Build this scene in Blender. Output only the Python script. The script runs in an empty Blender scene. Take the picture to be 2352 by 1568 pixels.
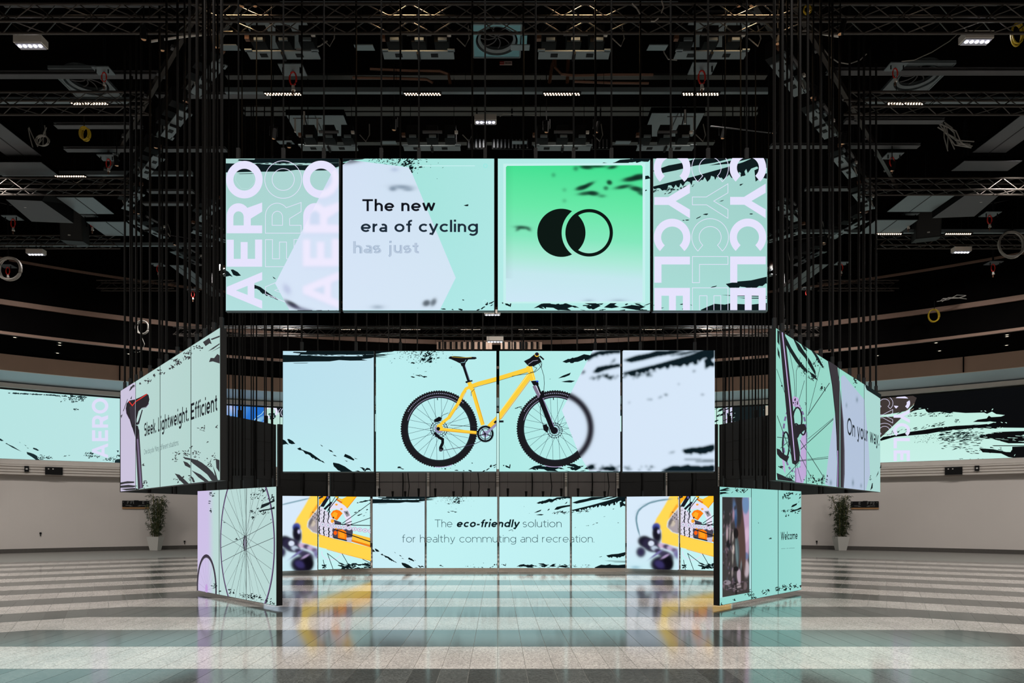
import bpy, math, random
import numpy as np
from mathutils import Vector, Matrix
from mathutils.geometry import tessellate_polygon

# ------------------------------------------------------------------ camera, world, exposure, main lights
sc = bpy.context.scene
COL = sc.collection
CAMZ, F, CX, HY = 1.63, 1568.0, 1143.0, 1180.0      # eye height, focal length in pixels, vanishing point of the photograph
cam = bpy.data.cameras.new('camera'); cam_o = bpy.data.objects.new('camera', cam); COL.objects.link(cam_o)
cam_o.location = (0, 0, CAMZ); cam_o.rotation_euler = (math.pi / 2, 0, 0)
cam.sensor_width = 36; cam.lens = F / 2352 * 36
cam.shift_x = (1176 - CX) / 2352; cam.shift_y = (HY - 784) / 2352
cam.clip_end = 200
sc.camera = cam_o
world = bpy.data.worlds.new('hall_dark'); sc.world = world; world.use_nodes = True
world.node_tree.nodes['Background'].inputs[0].default_value = (0.5, 0.45, 0.42, 1)
world.node_tree.nodes['Background'].inputs[1].default_value = 0.03
sc.view_settings.view_transform = 'Standard'; sc.view_settings.look = 'None'
sc.view_settings.exposure = 0.0; sc.view_settings.gamma = 1.0; sc.view_settings.use_curve_mapping = False
sc.cycles.use_denoising = True
sc.cycles.max_bounces = 6; sc.cycles.diffuse_bounces = 3; sc.cycles.glossy_bounces = 4
sc.cycles.sample_clamp_indirect = 4.0
WARM = (1.0, 0.92, 0.84)

def lamp(name, loc, power, sx, sy, color=WARM, spread=math.pi * 0.86, rot=(0, 0, 0)):
    d = bpy.data.lights.new(name, 'AREA'); d.energy = power; d.shape = 'RECTANGLE'; d.size = sx; d.size_y = sy
    d.color = color; d.spread = spread
    o = bpy.data.objects.new(name, d); COL.objects.link(o); o.location = loc; o.rotation_euler = rot
    return o
LAMP_P = 118.0
ROWS = [2.9, 5.9, 8.9, 11.85, 14.8, 17.8, 20.7, 23.6]
for i, d in enumerate(ROWS):                          # lamp bars; the two rows in view are dimmed and burn warmer
    for X in (-4.5, -1.5, 1.5, 4.5):
        k = (0.42, 0.36, 0.30, 0.10, 0.14, 0.5, 0.7, 0.7)[i]
        lamp('bar_lamp', (X, d, 10.66), LAMP_P * k, 0.8, 0.08, (1.0, 0.66, 0.36) if i == 3 else WARM, math.pi * 0.6)
for (X, d) in [(-13, 5), (13, 5), (-13, 11), (13, 11), (-13, 17), (13, 17), (-18, 20), (18, 20), (-9, 1.5), (9, 1.5), (-10, 24), (10, 24),
               (-20, 12), (20, 12), (0, -6), (-8, -6), (8, -6)]:
    lamp('side_fill', (X, d, 10.4), LAMP_P * 3.0, 0.8, 0.1, (1.0, 0.95, 0.9), math.pi * 0.8)  # added lamps without fixtures, to lift the floor and walls at the sides

for i in range(13):                                   # added unseen lamps that brighten the round wall, turned a little towards it
    a = math.radians(-54 + 9 * i)
    lamp('wall_fill', (27 * math.sin(a), 0.4 + 27 * math.cos(a), 9.7), LAMP_P * 0.30, 0.6, 0.15, (1.0, 0.96, 0.93), math.pi * 0.8, (math.radians(28), 0, -a))
# ------------------------------------------------------------------ helpers
def lin(c):
    return tuple(((v / 255) / 12.92 if v <= 10.3 else (((v / 255) + 0.055) / 1.055) ** 2.4) for v in c)
MATS = {}
def mat(name, rgb, rough=0.6, metal=0.0, noise=0.08, scale=8.0, bump=0.0, spec=0.5):
    if name in MATS: return MATS[name]
    m = bpy.data.materials.new(name); m.use_nodes = True; nt = m.node_tree; b = nt.nodes['Principled BSDF']
    tc = nt.nodes.new('ShaderNodeTexCoord'); nz = nt.nodes.new('ShaderNodeTexNoise'); nz.inputs['Scale'].default_value = scale
    nz.inputs['Detail'].default_value = 4
    nt.links.new(tc.outputs['Object'], nz.inputs['Vector'])
    mx = nt.nodes.new('ShaderNodeMix'); mx.data_type = 'RGBA'
    c = lin(rgb)
    mx.inputs[6].default_value = (*[v * (1 - noise) for v in c], 1); mx.inputs[7].default_value = (*[min(1, v * (1 + noise)) for v in c], 1)
    nt.links.new(nz.outputs['Fac'], mx.inputs[0]); nt.links.new(mx.outputs[2], b.inputs['Base Color'])
    b.inputs['Roughness'].default_value = rough; b.inputs['Metallic'].default_value = metal
    b.inputs['Specular IOR Level'].default_value = spec
    if bump:
        bp = nt.nodes.new('ShaderNodeBump'); bp.inputs['Strength'].default_value = bump; bp.inputs['Distance'].default_value = 0.01
        nt.links.new(nz.outputs['Fac'], bp.inputs['Height']); nt.links.new(bp.outputs[0], b.inputs['Normal'])
    MATS[name] = m; return m
def emit_mat(name, rgb, strength):
    if name in MATS: return MATS[name]
    m = mat(name, rgb, 0.4); b = m.node_tree.nodes['Principled BSDF']
    b.inputs['Emission Color'].default_value = (*lin(rgb), 1); b.inputs['Emission Strength'].default_value = strength
    return m
def led_mat(name, sample):
    m = bpy.data.materials.new(name); m.use_nodes = True; nt = m.node_tree; b = nt.nodes['Principled BSDF']
    a = nt.nodes.new('ShaderNodeAttribute'); a.attribute_name = 'glow'
    b.inputs['Base Color'].default_value = (0.003, 0.003, 0.003, 1); b.inputs['Roughness'].default_value = 0.7; b.inputs['Specular IOR Level'].default_value = 0.03
    nt.links.new(a.outputs['Color'], b.inputs['Emission Color']); b.inputs['Emission Strength'].default_value = 1.0
    m.cycles.emission_sampling = 'FRONT' if sample else 'NONE'
    return m
LEDA, LEDB = led_mat('led_face', True), led_mat('led_picture', False)

def link(name, me, m=None, parent=None, loc=None, rot=None):
    o = bpy.data.objects.new(name, me); COL.objects.link(o)
    if m is not None and me is not None and not me.materials: me.materials.append(m)
    if parent is not None: o.parent = parent
    if loc is not None: o.location = loc
    if rot is not None: o.rotation_euler = rot
    return o
def tag(o, label=None, cat=None, group=None, kind=None):
    if label: o['label'] = label
    if cat: o['category'] = cat
    if group: o['group'] = group
    if kind: o['kind'] = kind
    return o
def thing(name, loc, label, cat, group=None, rz=0.0):
    o = bpy.data.objects.new(name, None); o.empty_display_size = 0.1; COL.objects.link(o)
    o.location = loc; o.rotation_euler = (0, 0, rz)
    return tag(o, label, cat, group)

class MB:
    """collects simple solids in local coordinates and links them as one mesh"""
    def __init__(s): s.v = []; s.f = []
    def box(s, c, d, M=None):
        n = len(s.v); x, y, z = d[0] / 2, d[1] / 2, d[2] / 2
        for sx, sy, sz in ((-1,-1,-1),(1,-1,-1),(1,1,-1),(-1,1,-1),(-1,-1,1),(1,-1,1),(1,1,1),(-1,1,1)):
            p = Vector((sx * x, sy * y, sz * z))
            if M: p = M @ p
            s.v.append(tuple(p + Vector(c)))
        for q in ((0,3,2,1),(4,5,6,7),(0,1,5,4),(1,2,6,5),(2,3,7,6),(3,0,4,7)): s.f.append(tuple(n + i for i in q))
        return s
    def bar(s, a, b, r, k=6, r2=None):
        a, b = Vector(a), Vector(b); d = (b - a)
        if d.length < 1e-6: return s
        d.normalize(); u = d.orthogonal().normalized(); w = d.cross(u); n = len(s.v); r2 = r if r2 is None else r2
        for p, rr in ((a, r), (b, r2)):
            for i in range(k):
                t = 2 * math.pi * i / k; s.v.append(tuple(p + (u * math.cos(t) + w * math.sin(t)) * rr))
        for i in range(k): j = (i + 1) % k; s.f.append((n + i, n + j, n + k + j, n + k + i))
        s.f.append(tuple(n + i for i in reversed(range(k)))); s.f.append(tuple(n + k + i for i in range(k)))
        return s
    def tube(s, pts, r, k=6, closed=False):
        P = [Vector(p) for p in pts]; n0 = len(s.v); N = len(P)
        for i, p in enumerate(P):
            a = P[(i - 1) % N] if (closed or i > 0) else P[i]; b = P[(i + 1) % N] if (closed or i < N - 1) else P[i]
            d = (b - a).normalized(); up = Vector((0, 0, 1)) if abs(d.z) < 0.9 else Vector((1, 0, 0))
            u = d.cross(up).normalized(); w = d.cross(u)
            for j in range(k):
                t = 2 * math.pi * j / k; s.v.append(tuple(p + (u * math.cos(t) + w * math.sin(t)) * r))
        for i in range(N if closed else N - 1):
            for j in range(k):
                a = n0 + i * k; b = n0 + ((i + 1) % N) * k; l = (j + 1) % k
                s.f.append((a + j, b + j, b + l, a + l))
        return s
    def lathe(s, prof, k=24, c=(0, 0, 0), cap=True):
        n0 = len(s.v)
        for r, z in prof:
            for j in range(k):
                t = 2 * math.pi * j / k; s.v.append((c[0] + r * math.cos(t), c[1] + r * math.sin(t), c[2] + z))
        for i in range(len(prof) - 1):
            for j in range(k):
                l = (j + 1) % k; s.f.append((n0 + i * k + j, n0 + i * k + l, n0 + (i + 1) * k + l, n0 + (i + 1) * k + j))
        if cap:
            s.f.append(tuple(n0 + j for j in reversed(range(k)))); e = n0 + (len(prof) - 1) * k
            s.f.append(tuple(e + j for j in range(k)))
        return s
    def poly(s, pts):
        n = len(s.v); s.v += [tuple(p) for p in pts]; s.f.append(tuple(range(n, n + len(pts)))); return s
    def mesh(s, name, m=None):
        me = bpy.data.meshes.new(name); me.from_pydata(s.v, [], s.f); me.update()
        if m: me.materials.append(m)
        return me
    def build(s, name, m, parent=None, loc=None, rot=None):
        return link(name, s.mesh(name, m), None, parent, loc, rot)

def at(px, py, d):                                   # the place seen at a pixel of the photograph, d metres ahead
    return Vector(((px - CX) * d / F, d, CAMZ + (HY - py) * d / F))
def atz(px, py, z):                                  # the same, at a known height
    d = (z - CAMZ) * F / (HY - py); return Vector(((px - CX) * d / F, d, z))

# ------------------------------------------------------------------ structure: a round hall
RC, RW = 0.4, 34.6                                   # centre of the round hall (x=0, y=RC) and the wall's radius
def ring(name, prof, m, a0=-180, a1=180, step=2.0, parent=None, kind=True):
    """surface of revolution about the hall's axis; prof = [(radius, z)...], angle 0 is straight ahead"""
    n = max(2, int(round((a1 - a0) / step)) + 1); v = []; f = []
    for i in range(n):
        t = math.radians(a0 + (a1 - a0) * i / (n - 1))
        for r, z in prof: v.append((r * math.sin(t), RC + r * math.cos(t), z))
    k = len(prof)
    for i in range(n - 1):
        for j in range(k - 1): f.append((i * k + j, i * k + j + 1, (i + 1) * k + j + 1, (i + 1) * k + j))
    me = bpy.data.meshes.new(name); me.from_pydata(v, [], f); me.update(); me.materials.append(m)
    o = link(name, me, None, parent)
    if kind and parent is None: o['kind'] = 'structure'
    return o
m_wall = mat('wall_paint', (216, 208, 202), 0.75, noise=0.05, scale=0.6)
m_base = mat('skirting_stone', (88, 84, 80), 0.4, noise=0.2, scale=14)
m_blk = mat('black_ceiling', (9, 8, 8), 0.95, noise=0.3, scale=2, spec=0.0)
m_brown = mat('brown_fascia', (214, 180, 158), 0.6, noise=0.08, scale=1.5)
m_brown2 = mat('dim_brown_strip', (126, 100, 86), 0.7)
m_cove = mat('grey_cove', (190, 202, 210), 0.6, noise=0.05, scale=0.5)
m_alu = mat('brushed_aluminium', (226, 218, 210), 0.45, 0.1, noise=0.05, scale=6)
m_slatd = mat('slat_recess', (150, 138, 128), 0.6)
ring('wall_round', [(RW, 0), (RW, 3.3)], m_wall)
ring('baseboard_round', [(RW - 0.03, 0.0), (RW - 0.03, 0.17), (RW, 0.17)], m_base)
ring('trim_1', [(RW, 3.24), (RW - 0.25, 3.24), (RW - 0.25, 3.70)], m_slatd)             # body of the slatted service band
for i, z in enumerate((3.27, 3.385, 3.50, 3.615)):
    o = ring('trim_%d' % (2 + i), [(RW - 0.25, z), (RW - 0.275, z), (RW - 0.285, z + 0.07), (RW - 0.25, z + 0.085)], m_alu, -60, 60)
ring('trim_6', [(RW - 0.25, 3.70), (RW - 0.28, 3.70), (RW - 0.28, 3.90), (RW - 0.05, 3.90)], m_alu)
ring('trim_7', [(RW - 0.05, 3.88), (RW - 0.05, 6.95)], mat('screen_niche', (40, 44, 46), 0.6))
ring('trim_8', [(RW - 0.05, 6.86), (RW - 0.26, 6.86), (RW - 0.30, 7.04), (RW - 0.1, 7.06)], m_alu)
ring('trim_9', [(RW - 0.1, 7.06), (33.3, 7.36)], m_cove)
ring('trim_10', [(33.3, 7.36), (33.2, 7.36), (33.2, 8.0)], m_brown)
ring('ceiling_ring', [(33.2, 8.0), (29.6, 8.0)], m_blk)
ring('trim_11', [(29.6, 8.0), (29.5, 8.0), (29.5, 8.1)], m_brown2)
ring('wall_upper', [(29.5, 8.1), (29.5, 12.6)], m_blk)
ring('trim_12', [(29.48, 9.02), (29.4, 9.02), (29.4, 9.2), (29.48, 9.2)], m_brown2)
ring('trim_13', [(29.48, 10.6), (29.42, 10.6), (29.42, 10.68), (29.48, 10.68)], m_brown2)
# thin joints of the fascia boards (upright grooves)
cei = MB(); cei.poly([(29.5 * math.sin(t * math.pi / 24), RC + 29.5 * math.cos(t * math.pi / 24), 12.6) for t in range(48)])
o = cei.build('ceiling', m_blk); o['kind'] = 'structure'
jm = MB()
for a in range(-40, 44, 8):
    t = math.radians(a + 2.7); jm.box((33.17 * math.sin(t), RC + 33.17 * math.cos(t), 7.68), (0.05, 0.05, 0.62), Matrix.Rotation(-t, 3, 'Z'))
o = jm.build('trim_14', m_blk); o['kind'] = 'structure'

# ------------------------------------------------------------------ floor: stone tiles in dark and light bands
TW, BD, KX, SL, B0 = 0.297, 1.205, 6.5, math.tan(math.radians(30)), 7.19 - 1.205 * 6
m_grout = mat('floor_grout', (128, 125, 120), 0.5, noise=0.1)
o = MB().poly([(RW * math.sin(t * math.pi / 36), RC + RW * math.cos(t * math.pi / 36), -0.004) for t in range(71, -1, -1)]).build('floor', m_grout)
o['kind'] = 'structure'; floor_o = o
def tile_material():
    m = bpy.data.materials.new('polished_stone'); m.use_nodes = True; nt = m.node_tree; b = nt.nodes['Principled BSDF']
    a = nt.nodes.new('ShaderNodeAttribute'); a.attribute_name = 'tone'
    geo = nt.nodes.new('ShaderNodeNewGeometry')
    n1 = nt.nodes.new('ShaderNodeTexNoise'); n1.inputs['Scale'].default_value = 90; n1.inputs['Detail'].default_value = 3
    vo = nt.nodes.new('ShaderNodeTexVoronoi'); vo.inputs['Scale'].default_value = 70
    n2 = nt.nodes.new('ShaderNodeTexNoise'); n2.inputs['Scale'].default_value = 1.3; n2.inputs['Detail'].default_value = 5
    for n in (n1, vo, n2): nt.links.new(geo.outputs['Position'], n.inputs['Vector'])
    sep = nt.nodes.new('ShaderNodeSeparateColor'); nt.links.new(vo.outputs['Color'], sep.inputs[0])
    # speckle strength follows the stone's lightness (granite flecks show on the pale stone)
    r = nt.nodes.new('ShaderNodeMapRange'); r.inputs[1].default_value = 0.0; r.inputs[2].default_value = 1.0
    r.inputs[3].default_value = 0.62; r.inputs[4].default_value = 1.30; nt.links.new(sep.outputs[0], r.inputs[0])
    r2 = nt.nodes.new('ShaderNodeMapRange'); r2.inputs[1].default_value = 0.3; r2.inputs[2].default_value = 0.7
    r2.inputs[3].default_value = 0.86; r2.inputs[4].default_value = 1.12; nt.links.new(n2.outputs['Fac'], r2.inputs[0])
    mu = nt.nodes.new('ShaderNodeMath'); mu.operation = 'MULTIPLY'; nt.links.new(r.outputs[0], mu.inputs[0]); nt.links.new(r2.outputs[0], mu.inputs[1])
    sc_ = nt.nodes.new('ShaderNodeVectorMath'); sc_.operation = 'SCALE'
    nt.links.new(a.outputs['Color'], sc_.inputs[0]); nt.links.new(mu.outputs[0], sc_.inputs['Scale'])
    nt.links.new(sc_.outputs[0], b.inputs['Base Color'])
    rr = nt.nodes.new('ShaderNodeMapRange'); rr.inputs[3].default_value = 0.08; rr.inputs[4].default_value = 0.13
    nt.links.new(n1.outputs['Fac'], rr.inputs[0]); nt.links.new(rr.outputs[0], b.inputs['Roughness'])
    b.inputs['Specular IOR Level'].default_value = 0.34
    return m
m_tile = tile_material()
def clip_poly(P, n, c):
    """keep the part of polygon P (2D) with n.p <= c"""
    out = []
    for i in range(len(P)):
        a, b = P[i], P[(i + 1) % len(P)]; da = n[0] * a[0] + n[1] * a[1] - c; db = n[0] * b[0] + n[1] * b[1] - c
        if da <= 0: out.append(a)
        if (da < 0 < db) or (db < 0 < da): t = da / (da - db); out.append((a[0] + (b[0] - a[0]) * t, a[1] + (b[1] - a[1]) * t))
    return out
rnd = random.Random(5)
TILES = []
def tone(row):
    if row % 2: c = np.array(lin((188, 183, 178))); c = c * rnd.uniform(0.94, 1.06)
    else:
        c = np.array(lin((86, 89, 87))) * rnd.choice((1.0, 1.05, 0.95, 1.1, 0.68, 0.9, 1.0)) * rnd.uniform(0.96, 1.04)
    return c
g = 0.0025
for row in range(-1, 24):
    y0 = B0 + row * BD; y1 = y0 + BD
    par = row + 1
    for i in range(-22, 22):
        x0 = i * TW; x1 = x0 + TW
        P = [(max(-KX, x0 + g), y0 + g), (min(KX, x1 - g), y0 + g), (min(KX, x1 - g), y1 - g), (max(-KX, x0 + g), y1 - g)]
        if P[1][0] - P[0][0] < 0.02 or y0 > 34: continue
        TILES.append((P, tone(par)))
    ca, sa = math.cos(math.radians(30)), math.sin(math.radians(30))
    for sgn in (-1, 1):
        for i in range(-12, 90):
            u0, u1 = i * TW + g, (i + 1) * TW - g
            # band-aligned frame anchored on the knee point (KX, y): u runs outward and towards the viewer
            def w(u, v): return (KX + u * ca + v * sa, y0 - u * sa + v * ca)
            h = BD * ca
            P = [w(u0, g), w(u1, g), w(u1, h - g), w(u0, h - g)]
            P = clip_poly(P, (-1, 0), -KX)
            if len(P) < 3: continue
            cx = sum(p[0] for p in P) / len(P); cy = sum(p[1] for p in P) / len(P)
            if cx * cx + (cy - RC) ** 2 > (RW - 0.3) ** 2 or cy < -1: continue
            if abs(cx) > 0.80 * cy + 3: continue
            P = [(sgn * x, y) for x, y in P]
            if sgn < 0: P.reverse()
            TILES.append((P, tone(par)))
def tile_mesh(name, items):
    v, f, c = [], [], []
    for P, t in items:
        n = len(v); k = len(P)
        v += [(x, y, 0.0) for x, y in P] + [(x, y, -0.006) for x, y in P]
        f.append(tuple(range(n, n + k)))
        for i in range(k): j = (i + 1) % k; f.append((n + i, n + k + i, n + k + j, n + j))
        c += [(*t, 1.0)] * (2 * k)
    me = bpy.data.meshes.new(name); me.from_pydata(v, [], f)
    at_ = me.color_attributes.new('tone', 'FLOAT_COLOR', 'POINT'); at_.data.foreach_set('color', np.array(c, dtype=np.float32).ravel())
    me.update(); me.materials.append(m_tile); return me
def seen(P):
    cx = sum(p[0] for p in P) / len(P); cy = sum(p[1] for p in P) / len(P)
    return cy > 6.4 and abs(cx) < 0.78 * cy + 0.2
TILES.sort(key=lambda t: (not seen(t[0]), sum(p[1] for p in t[0]) / len(t[0])))
for P, t in TILES[:300]:
    link('floor_tile', tile_mesh('floor_tile', [(P, t)]), None, floor_o)
o = link('floor_tiles', tile_mesh('floor_tiles', TILES[300:]), None, floor_o); o['kind'] = 'stuff'

# ------------------------------------------------------------------ flat pictures on the LED walls: vector drawing clipped to each module
class Flat:
    """an upright plane through A and B (plan points, left to right as seen); u runs along it, v is height"""
    def __init__(s, A, B):
        s.A = np.array(A, float); d = np.array(B, float) - s.A; s.L = float(np.hypot(*d)); s.U = d / s.L; s.N = np.array([s.U[1], -s.U[0]])
    def px(s, x, y):
        x = np.asarray(x, float); y = np.asarray(y, float); dx = (x - CX) / F
        den = dx * s.N[0] + s.N[1]; t = (s.A @ s.N) / den
        return (dx * t - s.A[0]) * s.U[0] + (t - s.A[1]) * s.U[1], CAMZ + (HY - y) / F * t
    def inv(s, u, v):
        X = s.A[0] + u * s.U[0]; Y = s.A[1] + u * s.U[1]
        return CX + F * X / Y, HY - F * (v - CAMZ) / Y
    def xyz(s, u, v, off):
        return np.stack([s.A[0] + u * s.U[0] + s.N[0] * off, s.A[1] + u * s.U[1] + s.N[1] * off, v], -1)
class Round:
    """the inside of the hall's wall"""
    def __init__(s, R): s.R = R
    def px(s, x, y):
        dx = (np.asarray(x, float) - CX) / F; a = dx * dx + 1; b = -2 * RC; c = RC * RC - s.R ** 2
        t = (-b + np.sqrt(b * b - 4 * a * c)) / (2 * a)
        return s.R * np.arctan2(dx * t, t - RC), CAMZ + (HY - np.asarray(y, float)) / F * t
    def inv(s, u, v):
        X = s.R * np.sin(u / s.R); Y = RC + s.R * np.cos(u / s.R); return CX + F * X / Y, HY - F * (v - CAMZ) / Y
    def xyz(s, u, v, off):
        r = s.R - off; return np.stack([r * np.sin(u / s.R), RC + r * np.cos(u / s.R), v], -1)

def clip_tris(T, C, poly):
    """clip triangles T (n,3,2) with corner colours C (n,3,3) to a convex counter-clockwise polygon"""
    P = np.array(poly, float)
    if np.sum(P[:, 0] * np.roll(P[:, 1], -1) - P[:, 1] * np.roll(P[:, 0], -1)) < 0: P = P[::-1]
    for i in range(len(P)):
        if len(T) == 0: break
        a = P[i]; e = P[(i + 1) % len(P)] - a; n = np.array([e[1], -e[0]])
        D = (T - a) @ n
        ins = (D <= 1e-9).all(1); out = (D >= -1e-9).all(1) & ~ins; mix = ~(ins | out)
        nt, nc = [], []
        for t, c, d in zip(T[mix], C[mix], D[mix]):
            q, qc = [], []
            for k in range(3):
                l = (k + 1) % 3
                if d[k] <= 0: q.append(t[k]); qc.append(c[k])
                if (d[k] < 0 < d[l]) or (d[l] < 0 < d[k]):
                    w = d[k] / (d[k] - d[l]); q.append(t[k] + (t[l] - t[k]) * w); qc.append(c[k] + (c[l] - c[k]) * w)
            for k in range(1, len(q) - 1): nt.append((q[0], q[k], q[k + 1])); nc.append((qc[0], qc[k], qc[k + 1]))
        T = np.concatenate([T[ins], np.array(nt).reshape(-1, 3, 2)]); C = np.concatenate([C[ins], np.array(nc).reshape(-1, 3, 3)])
    return T, C

def tess(loops):
    flat = [Vector((p[0], p[1], 0)) for l in loops for p in l]
    return [[(flat[i].x, flat[i].y) for i in t] for t in tessellate_polygon([[Vector((p[0], p[1], 0)) for p in l] for l in loops])]
def strip(pts, w, closed=False, w1=None):
    """a line of even (or tapering) width as quads"""
    P = [np.array(p, float) for p in pts]; n = len(P); L = []
    for i in range(n):
        a = P[(i - 1) % n] if (closed or i > 0) else P[i]; b = P[(i + 1) % n] if (closed or i < n - 1) else P[i]
        d1 = P[i] - a; d2 = b - P[i]; l1, l2 = np.hypot(*d1), np.hypot(*d2)
        if l1 < 1e-9: d1, l1 = d2, l2
        if l2 < 1e-9: d2, l2 = d1, l1
        if l1 < 1e-9: continue
        d1 = d1 / l1; d2 = d2 / l2; m = d1 + d2; lm = np.hypot(*m)
        if lm < 0.3: m = d1; lm = 1
        m = m / lm; k = 1 / max(0.5, float(m @ d1)); ww = w if w1 is None else w + (w1 - w) * i / max(1, n - 1)
        nv = np.array([-m[1], m[0]]) * ww / 2 * k; L.append((P[i] + nv, P[i] - nv))
    T = []
    for i in range(len(L) if closed else len(L) - 1):
        a, b = L[i], L[(i + 1) % len(L)]; T += [(a[0], a[1], b[1]), (a[0], b[1], b[0])]
    return T
def arc(cx, cy, rx, ry, a0, a1, n=None):
    n = n or max(4, int(abs(a1 - a0) / 10)); return [(cx + rx * math.cos(math.radians(a0 + (a1 - a0) * i / n)), cy + ry * math.sin(math.radians(a0 + (a1 - a0) * i / n))) for i in range(n + 1)]
def blur(a, s):
    if s <= 0: return a
    r = int(3 * s) + 1; k = np.exp(-0.5 * (np.arange(-r, r + 1) / s) ** 2); k /= k.sum()
    for ax in (0, 1):
        p = [(0, 0), (0, 0)]; p[ax] = (r, r); b = np.pad(a, p, mode='edge')
        a = np.apply_along_axis(lambda m: np.convolve(m, k, 'valid'), ax, b)
    return a
def mask(X, Y, loops):
    """even-odd coverage of polygons at the grid points"""
    m = np.zeros(X.shape)
    for l in loops:
        P = np.array(l, float); i0 = (X >= P[:, 0].min()) & (X <= P[:, 0].max()) & (Y >= P[:, 1].min()) & (Y <= P[:, 1].max())
        if not i0.any(): continue
        x, y = X[i0], Y[i0]; c = np.zeros(x.shape, bool)
        for j in range(len(P)):
            (x1, y1), (x2, y2) = P[j], P[(j + 1) % len(P)]
            if y1 == y2: continue
            c ^= ((y1 > y) != (y2 > y)) & (x < (x2 - x1) * (y - y1) / (y2 - y1) + x1)
        m[i0] = np.maximum(m[i0], c)
    return m
def paint(base, m, col):
    """lay a colour over an image through a mask"""
    return base + (np.array(lin(col)) - base) * np.clip(m, 0, 1)[..., None]

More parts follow.
